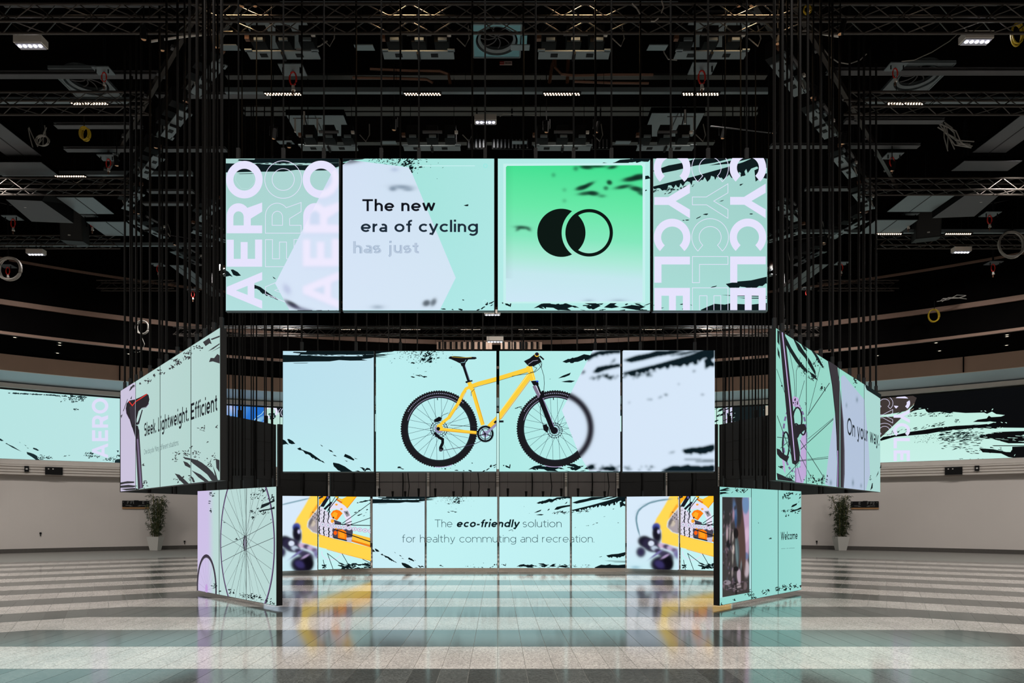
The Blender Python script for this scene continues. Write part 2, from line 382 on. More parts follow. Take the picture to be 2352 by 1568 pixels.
class Canvas:
    def __init__(s, surf, rough_px=True): s.s = surf; s.items = []; s.bases = []
    def tris(s, T, col, part='picture', space='px', cols=None, top=None):
        T = np.array(T, float).reshape(-1, 3, 2)
        if len(T) == 0: return
        if space == 'px': u, v = s.s.px(T[..., 0], T[..., 1]); T = np.stack([u, v], -1)
        C = np.broadcast_to(np.array(lin(col)), T.shape[:2] + (3,)).copy() if cols is None else cols
        s.items.append((part, T, C))
    def poly(s, loops, col, part='picture', space='px'):
        if not isinstance(loops[0][0], (tuple, list, np.ndarray)): loops = [loops]
        s.tris(tess(loops), col, part, space)
    def polys(s, list_, col, part='picture', space='px'):
        T = []
        for l in list_: T += tess([l])
        s.tris(T, col, part, space)
    def line(s, pts, w, col, part='picture', closed=False, space='px', w1=None): s.tris(strip(pts, w, closed, w1), col, part, space)
    def disc(s, cx, cy, rx, ry, col, part='picture', n=40): s.poly(arc(cx, cy, rx, ry, 0, 360, n)[:-1], col, part)
    def annulus(s, cx, cy, rx, ry, t, col, part='picture', a0=0, a1=360, n=60, ty=None):
        ty = t if ty is None else ty; o = arc(cx, cy, rx, ry, a0, a1, n); i = arc(cx, cy, rx - t, ry - ty, a0, a1, n); T = []
        for k in range(n): T += [(o[k], o[k + 1], i[k + 1]), (o[k], i[k + 1], i[k])]
        s.tris(T, col, part)
    def soft(s, poly, fn, step, part='picture'):
        """a finely graded patch inside a convex polygon (pixels); fn(X, Y) gives colours on the grid"""
        P = np.array(poly, float); x0, y0 = P.min(0); x1, y1 = P.max(0)
        nx, ny = max(2, int((x1 - x0) / step) + 2), max(2, int((y1 - y0) / step) + 2)
        X, Y = np.meshgrid(np.linspace(x0, x1, nx), np.linspace(y0, y1, ny)); C = fn(X, Y, nx / (x1 - x0))
        u, v = s.s.px(X, Y); G = np.stack([u, v], -1)
        a, b, c, d = (slice(None, -1), slice(None, -1)), (slice(None, -1), slice(1, None)), (slice(1, None), slice(1, None)), (slice(1, None), slice(None, -1))
        T = np.concatenate([np.stack([G[a], G[b], G[c]], 2).reshape(-1, 3, 2), np.stack([G[a], G[c], G[d]], 2).reshape(-1, 3, 2)])
        K = np.concatenate([np.stack([C[a], C[b], C[c]], 2).reshape(-1, 3, 3), np.stack([C[a], C[c], C[d]], 2).reshape(-1, 3, 3)])
        pu, pv = s.s.px(P[:, 0], P[:, 1])
        T, K = clip_tris(T, K, np.stack([pu, pv], -1)); s.items.append((part, T, K))
    def build(s, rect, parent, base, origin, step=0.0005, base_off=0.002):
        """cut everything to one module and link it: display (the plain glowing face) and one mesh per part name"""
        u0, u1, v0, v1 = rect; O = np.array(origin)
        # plain face, graded between its corners, subdivided on curved walls
        n = max(1, int((u1 - u0) / 0.6)) if isinstance(s.s, Round) else 3
        U, V = np.meshgrid(np.linspace(u0, u1, n + 1), np.linspace(v0, v1, 5)); pxx, pyy = s.s.inv(U, V)
        C = base(pxx, pyy, (U - u0) / (u1 - u0), (V - v0) / (v1 - v0)); P = s.s.xyz(U, V, base_off) - O
        f = [(j * (n + 1) + i, j * (n + 1) + i + 1, (j + 1) * (n + 1) + i + 1, (j + 1) * (n + 1) + i) for j in range(4) for i in range(n)]
        me = bpy.data.meshes.new('display'); me.from_pydata([tuple(p) for p in P.reshape(-1, 3)], [], f)
        ca = me.color_attributes.new('glow', 'FLOAT_COLOR', 'POINT')
        ca.data.foreach_set('color', np.concatenate([C.reshape(-1, 3), np.ones((C.size // 3, 1))], 1).astype(np.float32).ravel())
        me.update(); link('display', me, LEDA, parent)
        acc = {}
        for k, (part, T, C) in enumerate(s.items):
            lo, hi = T.min(1), T.max(1)
            w = (hi[:, 0] > u0) & (lo[:, 0] < u1) & (hi[:, 1] > v0) & (lo[:, 1] < v1)
            if not w.any(): continue
            T, C = clip_tris(T[w], C[w], [(u0, v0), (u1, v0), (u1, v1), (u0, v1)])
            if len(T) == 0: continue
            # turn every triangle to face the viewer
            ar = (T[:, 1, 0] - T[:, 0, 0]) * (T[:, 2, 1] - T[:, 0, 1]) - (T[:, 1, 1] - T[:, 0, 1]) * (T[:, 2, 0] - T[:, 0, 0])
            good = np.abs(ar) > 1e-10; T, C, ar = T[good], C[good], ar[good]
            fl = ar < 0; T[fl] = T[fl][:, ::-1]; C[fl] = C[fl][:, ::-1]
            P = s.s.xyz(T[..., 0], T[..., 1], base_off + 0.0012 + step * (k + 1)) - O
            acc.setdefault(part, []).append((P.reshape(-1, 3), C.reshape(-1, 3)))
        for part, L in acc.items():
            P = np.concatenate([a for a, _ in L]); C = np.concatenate([b for _, b in L]); n = len(P)
            me = bpy.data.meshes.new(part); me.vertices.add(n); me.vertices.foreach_set('co', P.astype(np.float32).ravel())
            me.loops.add(n); me.loops.foreach_set('vertex_index', np.arange(n, dtype=np.int32))
            me.polygons.add(n // 3); me.polygons.foreach_set('loop_start', np.arange(0, n, 3, dtype=np.int32))
            me.update(calc_edges=True)
            ca = me.color_attributes.new('glow', 'FLOAT_COLOR', 'POINT')
            ca.data.foreach_set('color', np.concatenate([C, np.ones((n, 1))], 1).astype(np.float32).ravel())
            q = link(part, me, LEDB, parent)
            if part == 'brush_marks': q['kind'] = 'stuff'

# ------------------------------------------------------------------ lettering: a drawn geometric sans, and heavy capitals
XH = 0.70
def glyph(c, t):
    """centre lines of a letter (cap height 1, stroke t) and its advance width"""
    h = t / 2; R = XH / 2 - h; cy = XH / 2; S = []; q = arc
    ring_ = lambda x: q(x, cy, R * 1.03, R, 0, 360, 28)
    cx = h + R * 1.03
    if c == 'o': return [ring_(cx)], 2 * cx
    if c == 'c': return [q(cx, cy, R * 1.03, R, 45, 315, 24)], 1.72 * cx
    if c == 'e': return [[(cx - R, cy - 0.01), (cx + R * 1.03, cy - 0.01)], q(cx, cy, R * 1.03, R, -2, 318, 26)], 2 * cx
    if c == 'd': return [ring_(cx), [(2 * cx - h, 0), (2 * cx - h, 1.02)]], 2 * cx + 0.02
    if c == 'b': return [ring_(cx), [(h, 0), (h, 1.02)]], 2 * cx
    if c == 'g': return [ring_(cx), [(2 * cx - h, XH)] + [(2 * cx - h, 0.0)] + q(cx, 0.02, R * 1.03, 0.26, -5, -140, 12)], 2 * cx + 0.02
    if c == 'a':
        w = 0.56
        return [q(0.30, XH - 0.25, w - h - 0.30, 0.25 - h, 130, 0, 10) + [(w - h, 0)], q(0.25, 0.205, 0.25 - h, 0.205 - h, 90, 270, 12) + [(0.33, h), (w - h, 0.14)], [(0.25, 0.41 - h), (w - h, 0.41 - h)]], w
    if c in 'nhm':
        w = 0.60; st = [(h, 0), (h, 1.02 if c == 'h' else XH)]
        r = (w - t) / 2
        def arch(x): return q(x + r, XH - h - r, r, r, 175, 0, 12) + [(x + 2 * r, 0)]
        if c == 'm': return [st, arch(h), arch(h + 2 * r)], w + 2 * r
        return [st, arch(h)], w
    if c == 'u': w = 0.60; r = (w - t) / 2; return [[(h, XH)] + q(h + r, h + r, r, r, 180, 360, 14), [(w - h, 0), (w - h, XH)]], w
    if c == 'r': return [[(h, 0), (h, XH)], q(h + 0.27, XH - h - 0.26, 0.27, 0.26, 175, 92, 8)], 0.36
    if c == 's': return [q(0.25, XH - h - 0.155, 0.20, 0.155, 42, 245, 12) + q(0.24, h + 0.165, 0.21, 0.165, 68, -145, 12)], 0.49
    if c == 't': return [[(0.14 + h, 0.88), (0.14 + h, 0.2)] + q(0.14 + h + 0.17, 0.19, 0.17, 0.19 - h, 180, 285, 8), [(0, XH - h), (0.40, XH - h)]], 0.42
    if c == 'f': return [[(0.12 + h, 0), (0.12 + h, 0.8)] + q(0.12 + h + 0.19, 0.80, 0.19, 0.22 - h, 180, 80, 8), [(0, XH - h), (0.38, XH - h)]], 0.38
    if c == 'i': return [[(h, 0), (h, XH)], [(h, 0.86), (h, 0.86 + t * 1.1)]], t
    if c == 'j': return [[(0.1 + h, XH), (0.1 + h, -0.06)] + q(0.1 + h - 0.15, -0.06, 0.15, 0.17, 0, -80, 8), [(0.1 + h, 0.86), (0.1 + h, 0.86 + t * 1.1)]], t + 0.1
    if c == 'l': return [[(h, 0), (h, 1.02)]], t
    if c == 'k': return [[(h, 0), (h, 1.02)], [(h, 0.24), (0.50, XH)], [(0.2, 0.42), (0.53, 0)]], 0.55
    if c == 'w': return [[(0.05, XH), (0.26, h * 0.5)], [(0.24, h * 0.5), (0.46, XH)], [(0.44, XH), (0.66, h * 0.5)], [(0.64, h * 0.5), (0.86, XH)]], 0.91
    if c == 'y': return [[(0.05, XH), (0.31, 0.03)], [(0.58, XH), (0.30, 0.0), (0.22, -0.17), (0.03, -0.2 + h)]], 0.63
    if c == 'T': return [[(0, 1 - h), (0.78, 1 - h)], [(0.39, 0), (0.39, 1)]], 0.78
    if c == 'S': return [q(0.34, 1 - h - 0.225, 0.27, 0.225, 38, 250, 14) + q(0.34, h + 0.245, 0.29, 0.245, 68, -140, 14)], 0.66
    if c == 'L': return [[(h, 1), (h, 0)], [(0, h), (0.58, h)]], 0.58
    if c == 'E': return [[(h, 1), (h, 0)], [(0, h), (0.66, h)], [(0, 0.5), (0.6, 0.5)], [(0, 1 - h), (0.66, 1 - h)]], 0.68
    if c == 'F': return [[(h, 1), (h, 0)], [(0, 0.48), (0.58, 0.48)], [(0, 1 - h), (0.64, 1 - h)]], 0.64
    if c == 'O': return [q(0.53, 0.5, 0.53 - h, 0.51 - h, 0, 360, 32)], 1.06
    if c == 'W': return [[(0.05, 1), (0.33, 0)], [(0.31, 0), (0.59, 1)], [(0.57, 1), (0.85, 0)], [(0.83, 0), (1.11, 1)]], 1.16
    if c == 'M': return [[(h, 0), (h, 1)], [(h, 1), (0.43, 0.36), (0.86 - h, 1)], [(0.86 - h, 0), (0.86 - h, 1)]], 0.86
    if c == '1': return [[(0.28, 0), (0.28, 1)], [(0.28, 1 - h), (0.02, 0.86)]], 0.33
    if c == '2': return [q(0.28, 0.71, 0.24, 0.24, 160, -30, 10) + [(0.06, h)], [(0, h), (0.58, h)]], 0.6
    if c == '.': return [[(0, h * 1.1), (t * 1.15, h * 1.1)]], t * 1.15
    if c == '-': return [[(0, 0.34), (0.34, 0.34)]], 0.34
    return [], 0.22
def text_tris(txt, t, gap=0.115):
    T = []; x = 0.0
    for c in txt:
        if c == ' ': x += 0.40; continue
        L, w = glyph(c, t)
        for l in L: T += [[(p[0] + x, p[1]) for p in tri] for tri in strip(l, t)]
        x += w + gap
    return T, x - gap
def write(cv, txt, t, x0, x1, yb, cap, col, shear=0.0, part='lettering', tri=None):
    """a line of text from pixel x0 to x1 on baseline yb"""
    T, w = text_tris(txt, t); k = (x1 - x0) / w
    cv.tris([[(x0 + p[0] * k + p[1] * cap * shear, yb - p[1] * cap) for p in tr] for tr in T], col, part)
def write_uv(cv, txt, t, P0, P1, cap, col, part='lettering'):
    """the same on a slanting screen: P0, P1 are the pixels where the baseline begins and ends"""
    T, w = text_tris(txt, t); u0, v0 = cv.s.px(*P0); u1, v1 = cv.s.px(*P1); k = (u1 - u0) / w; v0 = (v0 + v1) / 2
    cv.tris([[(u0 + p[0] * k, v0 + p[1] * cap) for p in tr] for tr in T], col, part, 'uv')
def big(c):
    """outlines (outer loop, hole) of a heavy capital, cap height 1, and its width"""
    if c == 'A': return [[(0, 0), (0.415, 1.0), (0.61, 1.0), (1.025, 0), (0.80, 0), (0.715, 0.22), (0.31, 0.22), (0.225, 0)], [(0.385, 0.41), (0.64, 0.41), (0.512, 0.74)]], 1.025
    if c == 'E': return [[(0, 0), (0, 1), (0.755, 1), (0.755, 0.80), (0.22, 0.80), (0.22, 0.605), (0.69, 0.605), (0.69, 0.41), (0.22, 0.41), (0.22, 0.2), (0.76, 0.2), (0.76, 0)]], 0.76
    if c == 'L': return [[(0, 0), (0, 1), (0.22, 1), (0.22, 0.2), (0.73, 0.2), (0.73, 0)]], 0.73
    if c == 'Y': return [[(0.37, 0), (0.37, 0.39), (0, 1), (0.255, 1), (0.485, 0.6), (0.72, 1), (0.965, 1), (0.59, 0.4), (0.59, 0)]], 0.965
    if c == 'O': return [arc(0.525, 0.5, 0.525, 0.515, 0, 360, 44)[:-1], arc(0.525, 0.5, 0.305, 0.31, 0, 360, 36)[:-1]], 1.05
    if c == 'C': return [arc(0.52, 0.5, 0.52, 0.515, 42, 318, 34) + arc(0.52, 0.5, 0.30, 0.31, 318, 42, 30)], 0.92
    if c == 'R': return [[(0, 0), (0, 1), (0.46, 1)] + arc(0.48, 0.67, 0.36, 0.33, 85, -50, 12) + [(0.86, 0), (0.605, 0), (0.41, 0.32), (0.22, 0.32), (0.22, 0)], [(0.22, 0.81), (0.44, 0.81)] + arc(0.46, 0.665, 0.155, 0.145, 85, -85, 8) + [(0.44, 0.52), (0.22, 0.52)]], 0.86
AERO = [('A', 0.0), ('E', 1.175), ('R', 2.11), ('O', 3.085)]            # start of each letter along the word, in cap heights
CYCLE = [('C', 0.0), ('Y', 0.965), ('C', 1.94), ('L', 3.0), ('E', 3.875)]
def word(letters, kind, X, Y0, cap, sx=None):
    """loops of a word standing on end: 'up' reads upwards, 'down' reads downwards; X is the baseline's x"""
    out = []; sx = sx or cap
    for c, a in letters:
        L, w = big(c)
        if kind == 'up': out.append([[(X - y * cap, Y0 - (a + x) * sx) for x, y in l] for l in L])
        else: out.append([[(X + y * cap, Y0 + (a + x) * sx) for x, y in l] for l in L])
    return out

# ------------------------------------------------------------------ the ink-brush design that most screens share (coordinates of the middle row)
R3 = random.Random(31)
def blob(cx, cy, L, W, ang, r=R3, n=9):
    ca, sa = math.cos(math.radians(ang)), math.sin(math.radians(ang)); P = []
    for i in range(n):
        t = 2 * math.pi * (i + r.uniform(-0.25, 0.25)) / n; k = r.uniform(0.45, 1.1)
        x, y = math.cos(t) * L / 2 * k, math.sin(t) * W / 2 * k; P.append((cx + x * ca - y * sa, cy + x * sa + y * ca))
    return P
def jag(top, bot, r=R3, amp=1.2, n=3):
    """closed shape between two edges, with a ragged lower edge"""
    P = list(top)
    for i in range(len(bot) - 1, -1, -1):
        P.append(bot[i])
        if i:
            for k in range(n):
                t = (k + r.uniform(0.3, 0.9)) / (n + 1); a, b = bot[i], bot[i - 1]
                P.append((a[0] + (b[0] - a[0]) * t, a[1] + (b[1] - a[1]) * t + r.uniform(-0.4, 1) * amp))
    return P
def c3(l): return [(640 + x / 4.612, 780 + y / 4.612) for x, y in l]
def c8(l): return [(650 + (1140 + x / 4.612 - 855) * 1.701, 806 + (1070 + y / 4.612 - 1140.5) * 1.694) for x, y in l]
def brush_left():
    r = random.Random(3); L = []
    L.append(c3([(160, 128), (290, 130), (300, 118), (1240, 116), (1200, 128), (1090, 138), (1060, 148), (1000, 156), (900, 158), (780, 160), (640, 158), (560, 162), (420, 156), (350, 160), (220, 158), (230, 146), (150, 138)]))
    L.append(c3([(40, 161), (300, 166), (520, 176), (800, 176), (1000, 170), (1160, 184), (1010, 184), (980, 196), (880, 206), (940, 220), (760, 222), (640, 216), (540, 230), (300, 232), (40, 238)]))
    L.append(c3([(880, 160), (1240, 150), (1120, 160), (1160, 168), (1000, 172), (900, 176)]))
    for i in range(26): L.append(c3(blob(r.uniform(180, 1100), r.uniform(150, 172), r.uniform(30, 90), r.uniform(4, 10), r.uniform(-3, 3), r)))
    L.append(c3([(150, 247), (320, 244), (300, 249), (170, 251)]))
    for i in range(240):                                   # fine spatter
        x = r.gauss(1500, 120); y = 118 + abs(r.gauss(0, 62)) * (1.0 if x > 1380 else 0.8)
        if y < 300: L.append(c3(blob(x, y, r.uniform(6, 20), r.uniform(4, 9), r.uniform(-60, 20), r, 6)))
    for i in range(42): L.append(c3(blob(r.gauss(1585, 38), r.uniform(120, 245), r.uniform(22, 60), r.uniform(10, 22), r.uniform(-70, 10), r, 8)))
    for (x, y, l, w, a) in [(1425, 396, 60, 16, 8), (1480, 380, 70, 12, 14), (1545, 392, 60, 22, 10), (1430, 362, 20, 5, -10), (1560, 337, 40, 5, -5), (1520, 385, 30, 12, 30),
                            (1425, 245, 55, 26, 0), (1280, 1352, 70, 22, -5), (1310, 1366, 50, 14, 15), (1500, 375, 40, 10, 5)]: L.append(c3(blob(x, y, l, w, a, r)))
    L.append(c3([(44, 1054), (70, 1068), (108, 1112), (84, 1104), (44, 1112)]))
    L.append(c3([(90, 1052), (110, 1050), (150, 1072), (178, 1102), (140, 1106), (112, 1096)]))
    L.append(jag(c3([(196, 1152), (230, 1140), (245, 1162), (340, 1196), (400, 1240), (455, 1280), (470, 1284), (492, 1308)]), c3([(205, 1160), (240, 1170), (310, 1212), (370, 1250), (440, 1282), (462, 1296)]), r, 3))
    L.append(c3([(442, 1108), (466, 1124), (470, 1132), (452, 1124)])); L.append(c3([(528, 1162), (560, 1172), (582, 1194), (545, 1182)]))
    L.append(c3([(570, 1218), (600, 1222), (618, 1238), (590, 1230)])); L.append(c3([(705, 1208), (760, 1232), (804, 1268), (795, 1280), (740, 1258), (690, 1236)]))
    L.append(c3([(700, 1276), (735, 1286), (720, 1290)])); L.append(c3([(800, 1250), (840, 1262), (815, 1262)]))
    L.append(jag(c3([(578, 1300), (640, 1312), (700, 1340), (740, 1368), (790, 1400)]), c3([(576, 1316), (590, 1344), (640, 1385), (690, 1402)]), r, 2))
    L.append(c3([(858, 1350), (892, 1352), (918, 1368), (900, 1390), (884, 1366)])); L.append(c3([(905, 1385), (935, 1355), (965, 1362), (984, 1396), (960, 1378), (930, 1380), (915, 1398)]))
    L.append(c3([(808, 1392), (840, 1384), (872, 1398)]))
    for (x, y, l, w, a) in [(1730, 1365, 18, 8, 0), (1765, 1366, 26, 16, 0), (1820, 1360, 14, 6, 0), (1870, 1330, 16, 8, 0), (1885, 1382, 44, 14, 5), (1960, 1385, 24, 14, 0),
                            (2030, 1386, 46, 20, 10), (2052, 1306, 24, 10, 0), (2170, 1392, 50, 14, -20), (2215, 1372, 60, 14, -35), (2250, 1340, 30, 34, 20), (2285, 1330, 60, 16, -25), (2290, 1350, 40, 12, -30)]:
        L.append(c3(blob(x, y, l, w, a, r)))
    return L
def brush_right():
    r = random.Random(8); L = []
    L.append(jag(c8([(425, 392), (448, 380), (520, 362), (560, 345), (600, 352), (640, 332), (730, 325), (800, 324)]), c8([(450, 400), (500, 394), (560, 374), (590, 384), (640, 350), (700, 345), (790, 330)]), r, 4))
    for i in range(34): x = r.uniform(440, 740); L.append(c8(blob(x, 392 - (x - 440) * 0.19 + r.uniform(-16, 10), r.uniform(10, 42), r.uniform(5, 13), r.uniform(-30, -2), r, 7)))
    L.append(c8([(612, 462), (640, 432), (700, 420), (780, 410), (792, 424), (740, 434), (690, 446), (650, 462)]))
    L.append(c8([(800, 388), (880, 360), (960, 345), (1010, 328), (1190, 325), (1110, 346), (1010, 362), (920, 384), (850, 398)]))
    L.append(c8([(1080, 360), (1180, 338), (1240, 325), (1290, 325), (1180, 352)]))
    L.append(jag(c8([(796, 466), (900, 440), (1000, 416), (1100, 388), (1180, 366), (1250, 344), (1300, 322), (1368, 322)]),
                 c8([(812, 478), (880, 458), (940, 448), (1000, 436), (1060, 418), (1120, 416), (1180, 404), (1230, 392), (1290, 376), (1368, 348)]), r, 9, 5))
    for i in range(50): x = r.uniform(590, 1010); L.append(c8(blob(x, 486 - max(0, x - 780) * 0.09 + r.uniform(-10, 22), r.uniform(8, 40), r.uniform(4, 10), r.uniform(-35, -5), r, 7)))
    L.append(c8([(398, 496), (430, 478), (478, 460), (470, 476), (440, 488)])); L.append(c8([(418, 516), (470, 508), (505, 512), (480, 522), (440, 520)]))
    for (x, y, l, w, a) in [(552, 462, 30, 14, -30), (720, 492, 70, 14, -20), (690, 486, 60, 12, -15), (740, 390, 50, 14, -40), (1065, 602, 36, 10, 0), (1030, 618, 40, 7, -25), (975, 630, 24, 6, 0), (955, 632, 14, 5, 0),
                            (835, 652, 22, 5, -40), (1145, 535, 24, 5, -15), (1288, 600, 22, 8, 0), (1250, 402, 50, 30, -60), (1240, 455, 26, 8, -30), (155, 676, 50, 8, -8), (140, 682, 30, 8, -20), (172, 684, 24, 6, 15),
                            (1105, 960, 44, 8, -12), (293, 428, 9, 6, 0), (348, 500, 14, 3, 0), (60, 1040, 14, 8, 0), (84, 1048, 34, 16, 30), (98, 1046, 10, 30, 10)]: L.append(c8(blob(x, y, l, w, a, r)))
    L.append(c8([(1312, 440), (1306, 384), (1330, 372), (1312, 352), (1368, 336), (1368, 372), (1340, 380), (1356, 402), (1368, 398), (1368, 426), (1340, 420)]))
    L.append(jag(c8([(1164, 946), (1220, 934), (1290, 928), (1368, 910)]), c8([(1185, 966), (1240, 960), (1300, 968), (1368, 946)]), r, 5, 4))
    L.append(c8([(1140, 1000), (1368, 1006), (1368, 1010), (1200, 1006)])); L.append(c8([(1220, 1014), (1368, 1014), (1368, 1019), (1260, 1018)]))
    L.append(c8([(1040, 1074), (1075, 1058), (1110, 1044), (1160, 1048), (1215, 1034), (1208, 1044), (1290, 1048), (1368, 1040), (1368, 1082), (1046, 1082)]))
    L.append(c8([(212, 1066), (250, 1044), (300, 1036), (296, 1044), (330, 1048), (380, 1044), (412, 1056), (380, 1066), (400, 1078), (330, 1074), (310, 1064), (250, 1060)]))
    L.append(c8([(440, 1032), (500, 1030), (545, 1054), (510, 1072), (470, 1058), (500, 1052), (460, 1040)])); L.append(c8([(560, 1062), (600, 1036), (634, 1034), (612, 1050), (636, 1060), (600, 1066)]))
    L.append(c8([(640, 1062), (700, 1050), (768, 1058), (740, 1070), (760, 1080), (690, 1070)]))
    for i in range(30): L.append(c8(blob(r.uniform(215, 780), r.uniform(1040, 1078), r.uniform(16, 55), r.uniform(4, 12), r.uniform(-25, 20), r, 8)))
    for i in range(16): L.append(c8(blob(r.uniform(800, 1010), r.uniform(1046, 1072), r.uniform(8, 40), r.uniform(4, 9), r.uniform(-15, 25), r, 7)))
    return L
BL, BR = brush_left(), brush_right()
def remap(L, f): return [[f(x, y) for x, y in l] for l in L]
def inside(poly, p):
    c = False
    for i in range(len(poly)):
        (x1, y1), (x2, y2) = poly[i], poly[i - 1]
        if (y1 > p[1]) != (y2 > p[1]) and p[0] < (x2 - x1) * (p[1] - y1) / (y2 - y1) + x1: c = not c
    return c
INK = (9, 24, 28)

# ------------------------------------------------------------------ LED modules
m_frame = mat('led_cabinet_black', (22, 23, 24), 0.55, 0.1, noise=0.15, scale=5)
m_back = mat('led_cabinet_back', (112, 108, 106), 0.5, 0.2, noise=0.12, scale=3)
m_lip = mat('led_lower_edge', (84, 104, 110), 0.45, 0.2)
m_rod = mat('hanging_tube', (15, 13, 12), 0.7, 0.0, noise=0.15, scale=3, spec=0.2)
m_cable = mat('black_cable', (10, 10, 10), 0.8, spec=0.15)
m_seamd = mat('cabinet_joint', (30, 30, 31), 0.7)
ROD_TOP = 10.9
def solid(surf, u0, u1, v0, v1, o0, o1, name, m, parent, O, seg=1):
    """box standing on the surface's plane between offsets o0 < o1 (towards the viewer)"""
    V = []; Fc = []
    for i in range(seg + 1):
        u = u0 + (u1 - u0) * i / seg
        for (v, o) in ((v0, o0), (v0, o1), (v1, o1), (v1, o0)): V.append(tuple(surf.xyz(np.array(u), np.array(v), o) - O))
    for i in range(seg):
        a = i * 4
        for j in range(4): k = (j + 1) % 4; Fc.append((a + j, a + 4 + j, a + 4 + k, a + k))
    Fc.append((0, 1, 2, 3)); e = seg * 4; Fc.append((e + 3, e + 2, e + 1, e))
    me = bpy.data.meshes.new(name); me.from_pydata(V, [], Fc); me.update(); me.materials.append(m)
    return link(name, me, None, parent)
def module(surf, pl, pr, v0, v1, cv, base, label, group, rods=(), th=0.085, lip=0.0, rod_r=0.016, rod_top=ROD_TOP, off=0.5, fit=True, uv=None):
    if uv is None:
        u0 = float(surf.px(pl, HY)[0]); u1 = float(surf.px(pr, HY)[0])
    else: u0, u1 = uv
    O = surf.xyz(np.array((u0 + u1) / 2), np.array(v0), 0.0)
    t = thing('led_screen', tuple(O), label, 'screen', group)
    solid(surf, u0 - 0.006, u1 + 0.006, v0 - 0.006, v1 + 0.006, -th, 0.0, 'cabinet', m_frame, t, O)
    if cv is not None: cv.build((u0, u1, v0, v1), t, base, O)
    if lip: solid(surf, u0, u1, v0 - 0.017, v0 - 0.003, -0.05, 0.012, 'lower_edge', m_lip, t, O)
    for r in rods:
        u = u0 + (u1 - u0) * r; p = surf.xyz(np.array(u), np.array(v1), -th / 2) - O
        if fit: MB().box((p[0], p[1], p[2] + 0.08), (0.045, 0.045, 0.16)).build('hanging_bracket', m_frame, t)
        MB().bar((p[0], p[1], p[2]), (p[0], p[1], rod_top - O[2]), rod_r, 6).build('hanging_tube', m_rod if rod_r > 0.012 else m_cable, t)
    return t
def flat(c, c2=None, c3_=None):
    a = np.array(lin(c)); b = np.array(lin(c2 or c)); d = np.array(lin(c3_)) if c3_ else None
    def fn(X, Y, s, t):
        r = a + (b - a) * np.asarray(s)[..., None]
        if d is not None: r = r + (d - r) * ((1 - np.asarray(t)) ** 2)[..., None] * 0.8
        return r
    return fn

# ---- upper row, four modules
SU = Flat((-5, 9.15), (5, 9.15)); UV0, UV1 = float(SU.px(1143, 713)[1]), float(SU.px(1143, 364.5)[1])
cu = Canvas(SU); fu = lambda x, y: (518 + (x - 650) * 1.2566, 364 + (y - 806) * 1.2635)
cu.polys(remap(BL, fu), INK, 'brush_marks'); cu.polys(remap(BR, fu), INK, 'brush_marks')
LAV = (229, 227, 252)
cu.line([(543, 392), (560, 372), (578, 391), (586, 418), (571, 434), (554, 433), (541, 414)], 0.7, (190, 225, 225), 'picture', True)
W1 = word(AERO, 'up', 602.5, 709, 81.5, 82.0)
for L in W1: cu.poly(L, LAV, 'lettering')
for L in word(AERO, 'up', 692, 709, 82, 82.0):
    for l in L: cu.line(l, 1.3, LAV, 'lettering', True)
W3 = word(AERO, 'up', 779, 709, 82, 82.0)
for L in W3: cu.poly(L, LAV, 'lettering')
for k, XL in enumerate((1502.5, 1589.5, 1676)):
    for L in word(CYCLE, 'down', XL, 344, 81.5, 82.0):
        if k == 1:
            for l in L: cu.line(l, 1.3, LAV, 'lettering', True)
        else: cu.poly(L, LAV, 'lettering')
def soft_blobs(X, Y, C, lst, ppp):
    for (x, y, l, w, a, col, s, k) in lst:
        ca, sa = math.cos(math.radians(a)), math.sin(math.radians(a)); dx, dy = X - x, Y - y
        q = ((dx * ca + dy * sa) / (l / 2)) ** 2 + ((-dx * sa + dy * ca) / (w / 2)) ** 2
        m = 1 / (1 + np.exp((np.sqrt(q) - 1) * (min(l, w) / 2) / max(0.3, s) * 1.7)); C = paint(C, m * k, col)
    return C
def hexfill(X, Y, ppp):
    t = np.clip((X - 640) / 400, 0, 1)[..., None]; s = np.clip((Y - 370) / 345, 0, 1)[..., None]
    C = (1 - t) * np.array(lin((214, 224, 248))) + t * np.array(lin((206, 226, 240)))
    C = C + (np.array(lin((216, 232, 248))) - C) * s * 0.7
    ls = [l for L in W3 for l in L[:1]]; hs = [l for L in W3 for l in L[1:]]
    m = np.clip(mask(X, Y, ls) - mask(X, Y, hs), 0, 1); m[(Y < 480) & (X < 700)] = 0
    sh = blur(np.roll(mask(X, Y, ls), (int(4 * ppp), int(3 * ppp)), (0, 1)), 5 * ppp)
    C = paint(C, sh * 0.35 * (X < 782), (196, 208, 238)); C = paint(C, blur(m, 3.2 * ppp) * (X < 782), (238, 234, 254))
    return soft_blobs(X, Y, C, [(672, 700, 36, 11, 28, (26, 24, 44), 2, 0.95), (700, 712, 60, 8, 15, (70, 60, 110), 3, 0.7), (660, 665, 22, 14, 60, (186, 196, 226), 4, 0.9),
        (903, 435, 16, 10, 0, (120, 140, 160), 2.4, 0.9), (925, 431, 40, 9, 3, (125, 145, 165), 2.6, 0.9), (938, 437, 20, 7, 0, (125, 145, 165), 2, 0.7), (907, 391, 14, 8, 0, (176, 192, 220), 3, 0.8),
        (980, 697, 18, 14, -20, (60, 72, 84), 2.4, 0.9), (996, 695, 12, 18, 30, (70, 82, 94), 2.4, 0.85), (868, 706, 22, 8, 0, (150, 168, 186), 3, 0.8), (810, 372, 40, 10, -10, (40, 50, 60), 3, 0.8)], ppp)
cu.soft([(633, 652), (765, 395), (805, 369), (939, 386), (947, 400), (1047, 639), (1008, 717), (668, 717)], hexfill, 1.7)
cu.line([(955, 382.6), (1091, 382.6)], 1.1, (214, 246, 250), 'picture'); cu.annulus(1115, 382.5, 5, 5, 1.5, (150, 232, 226), 'picture', n=16)
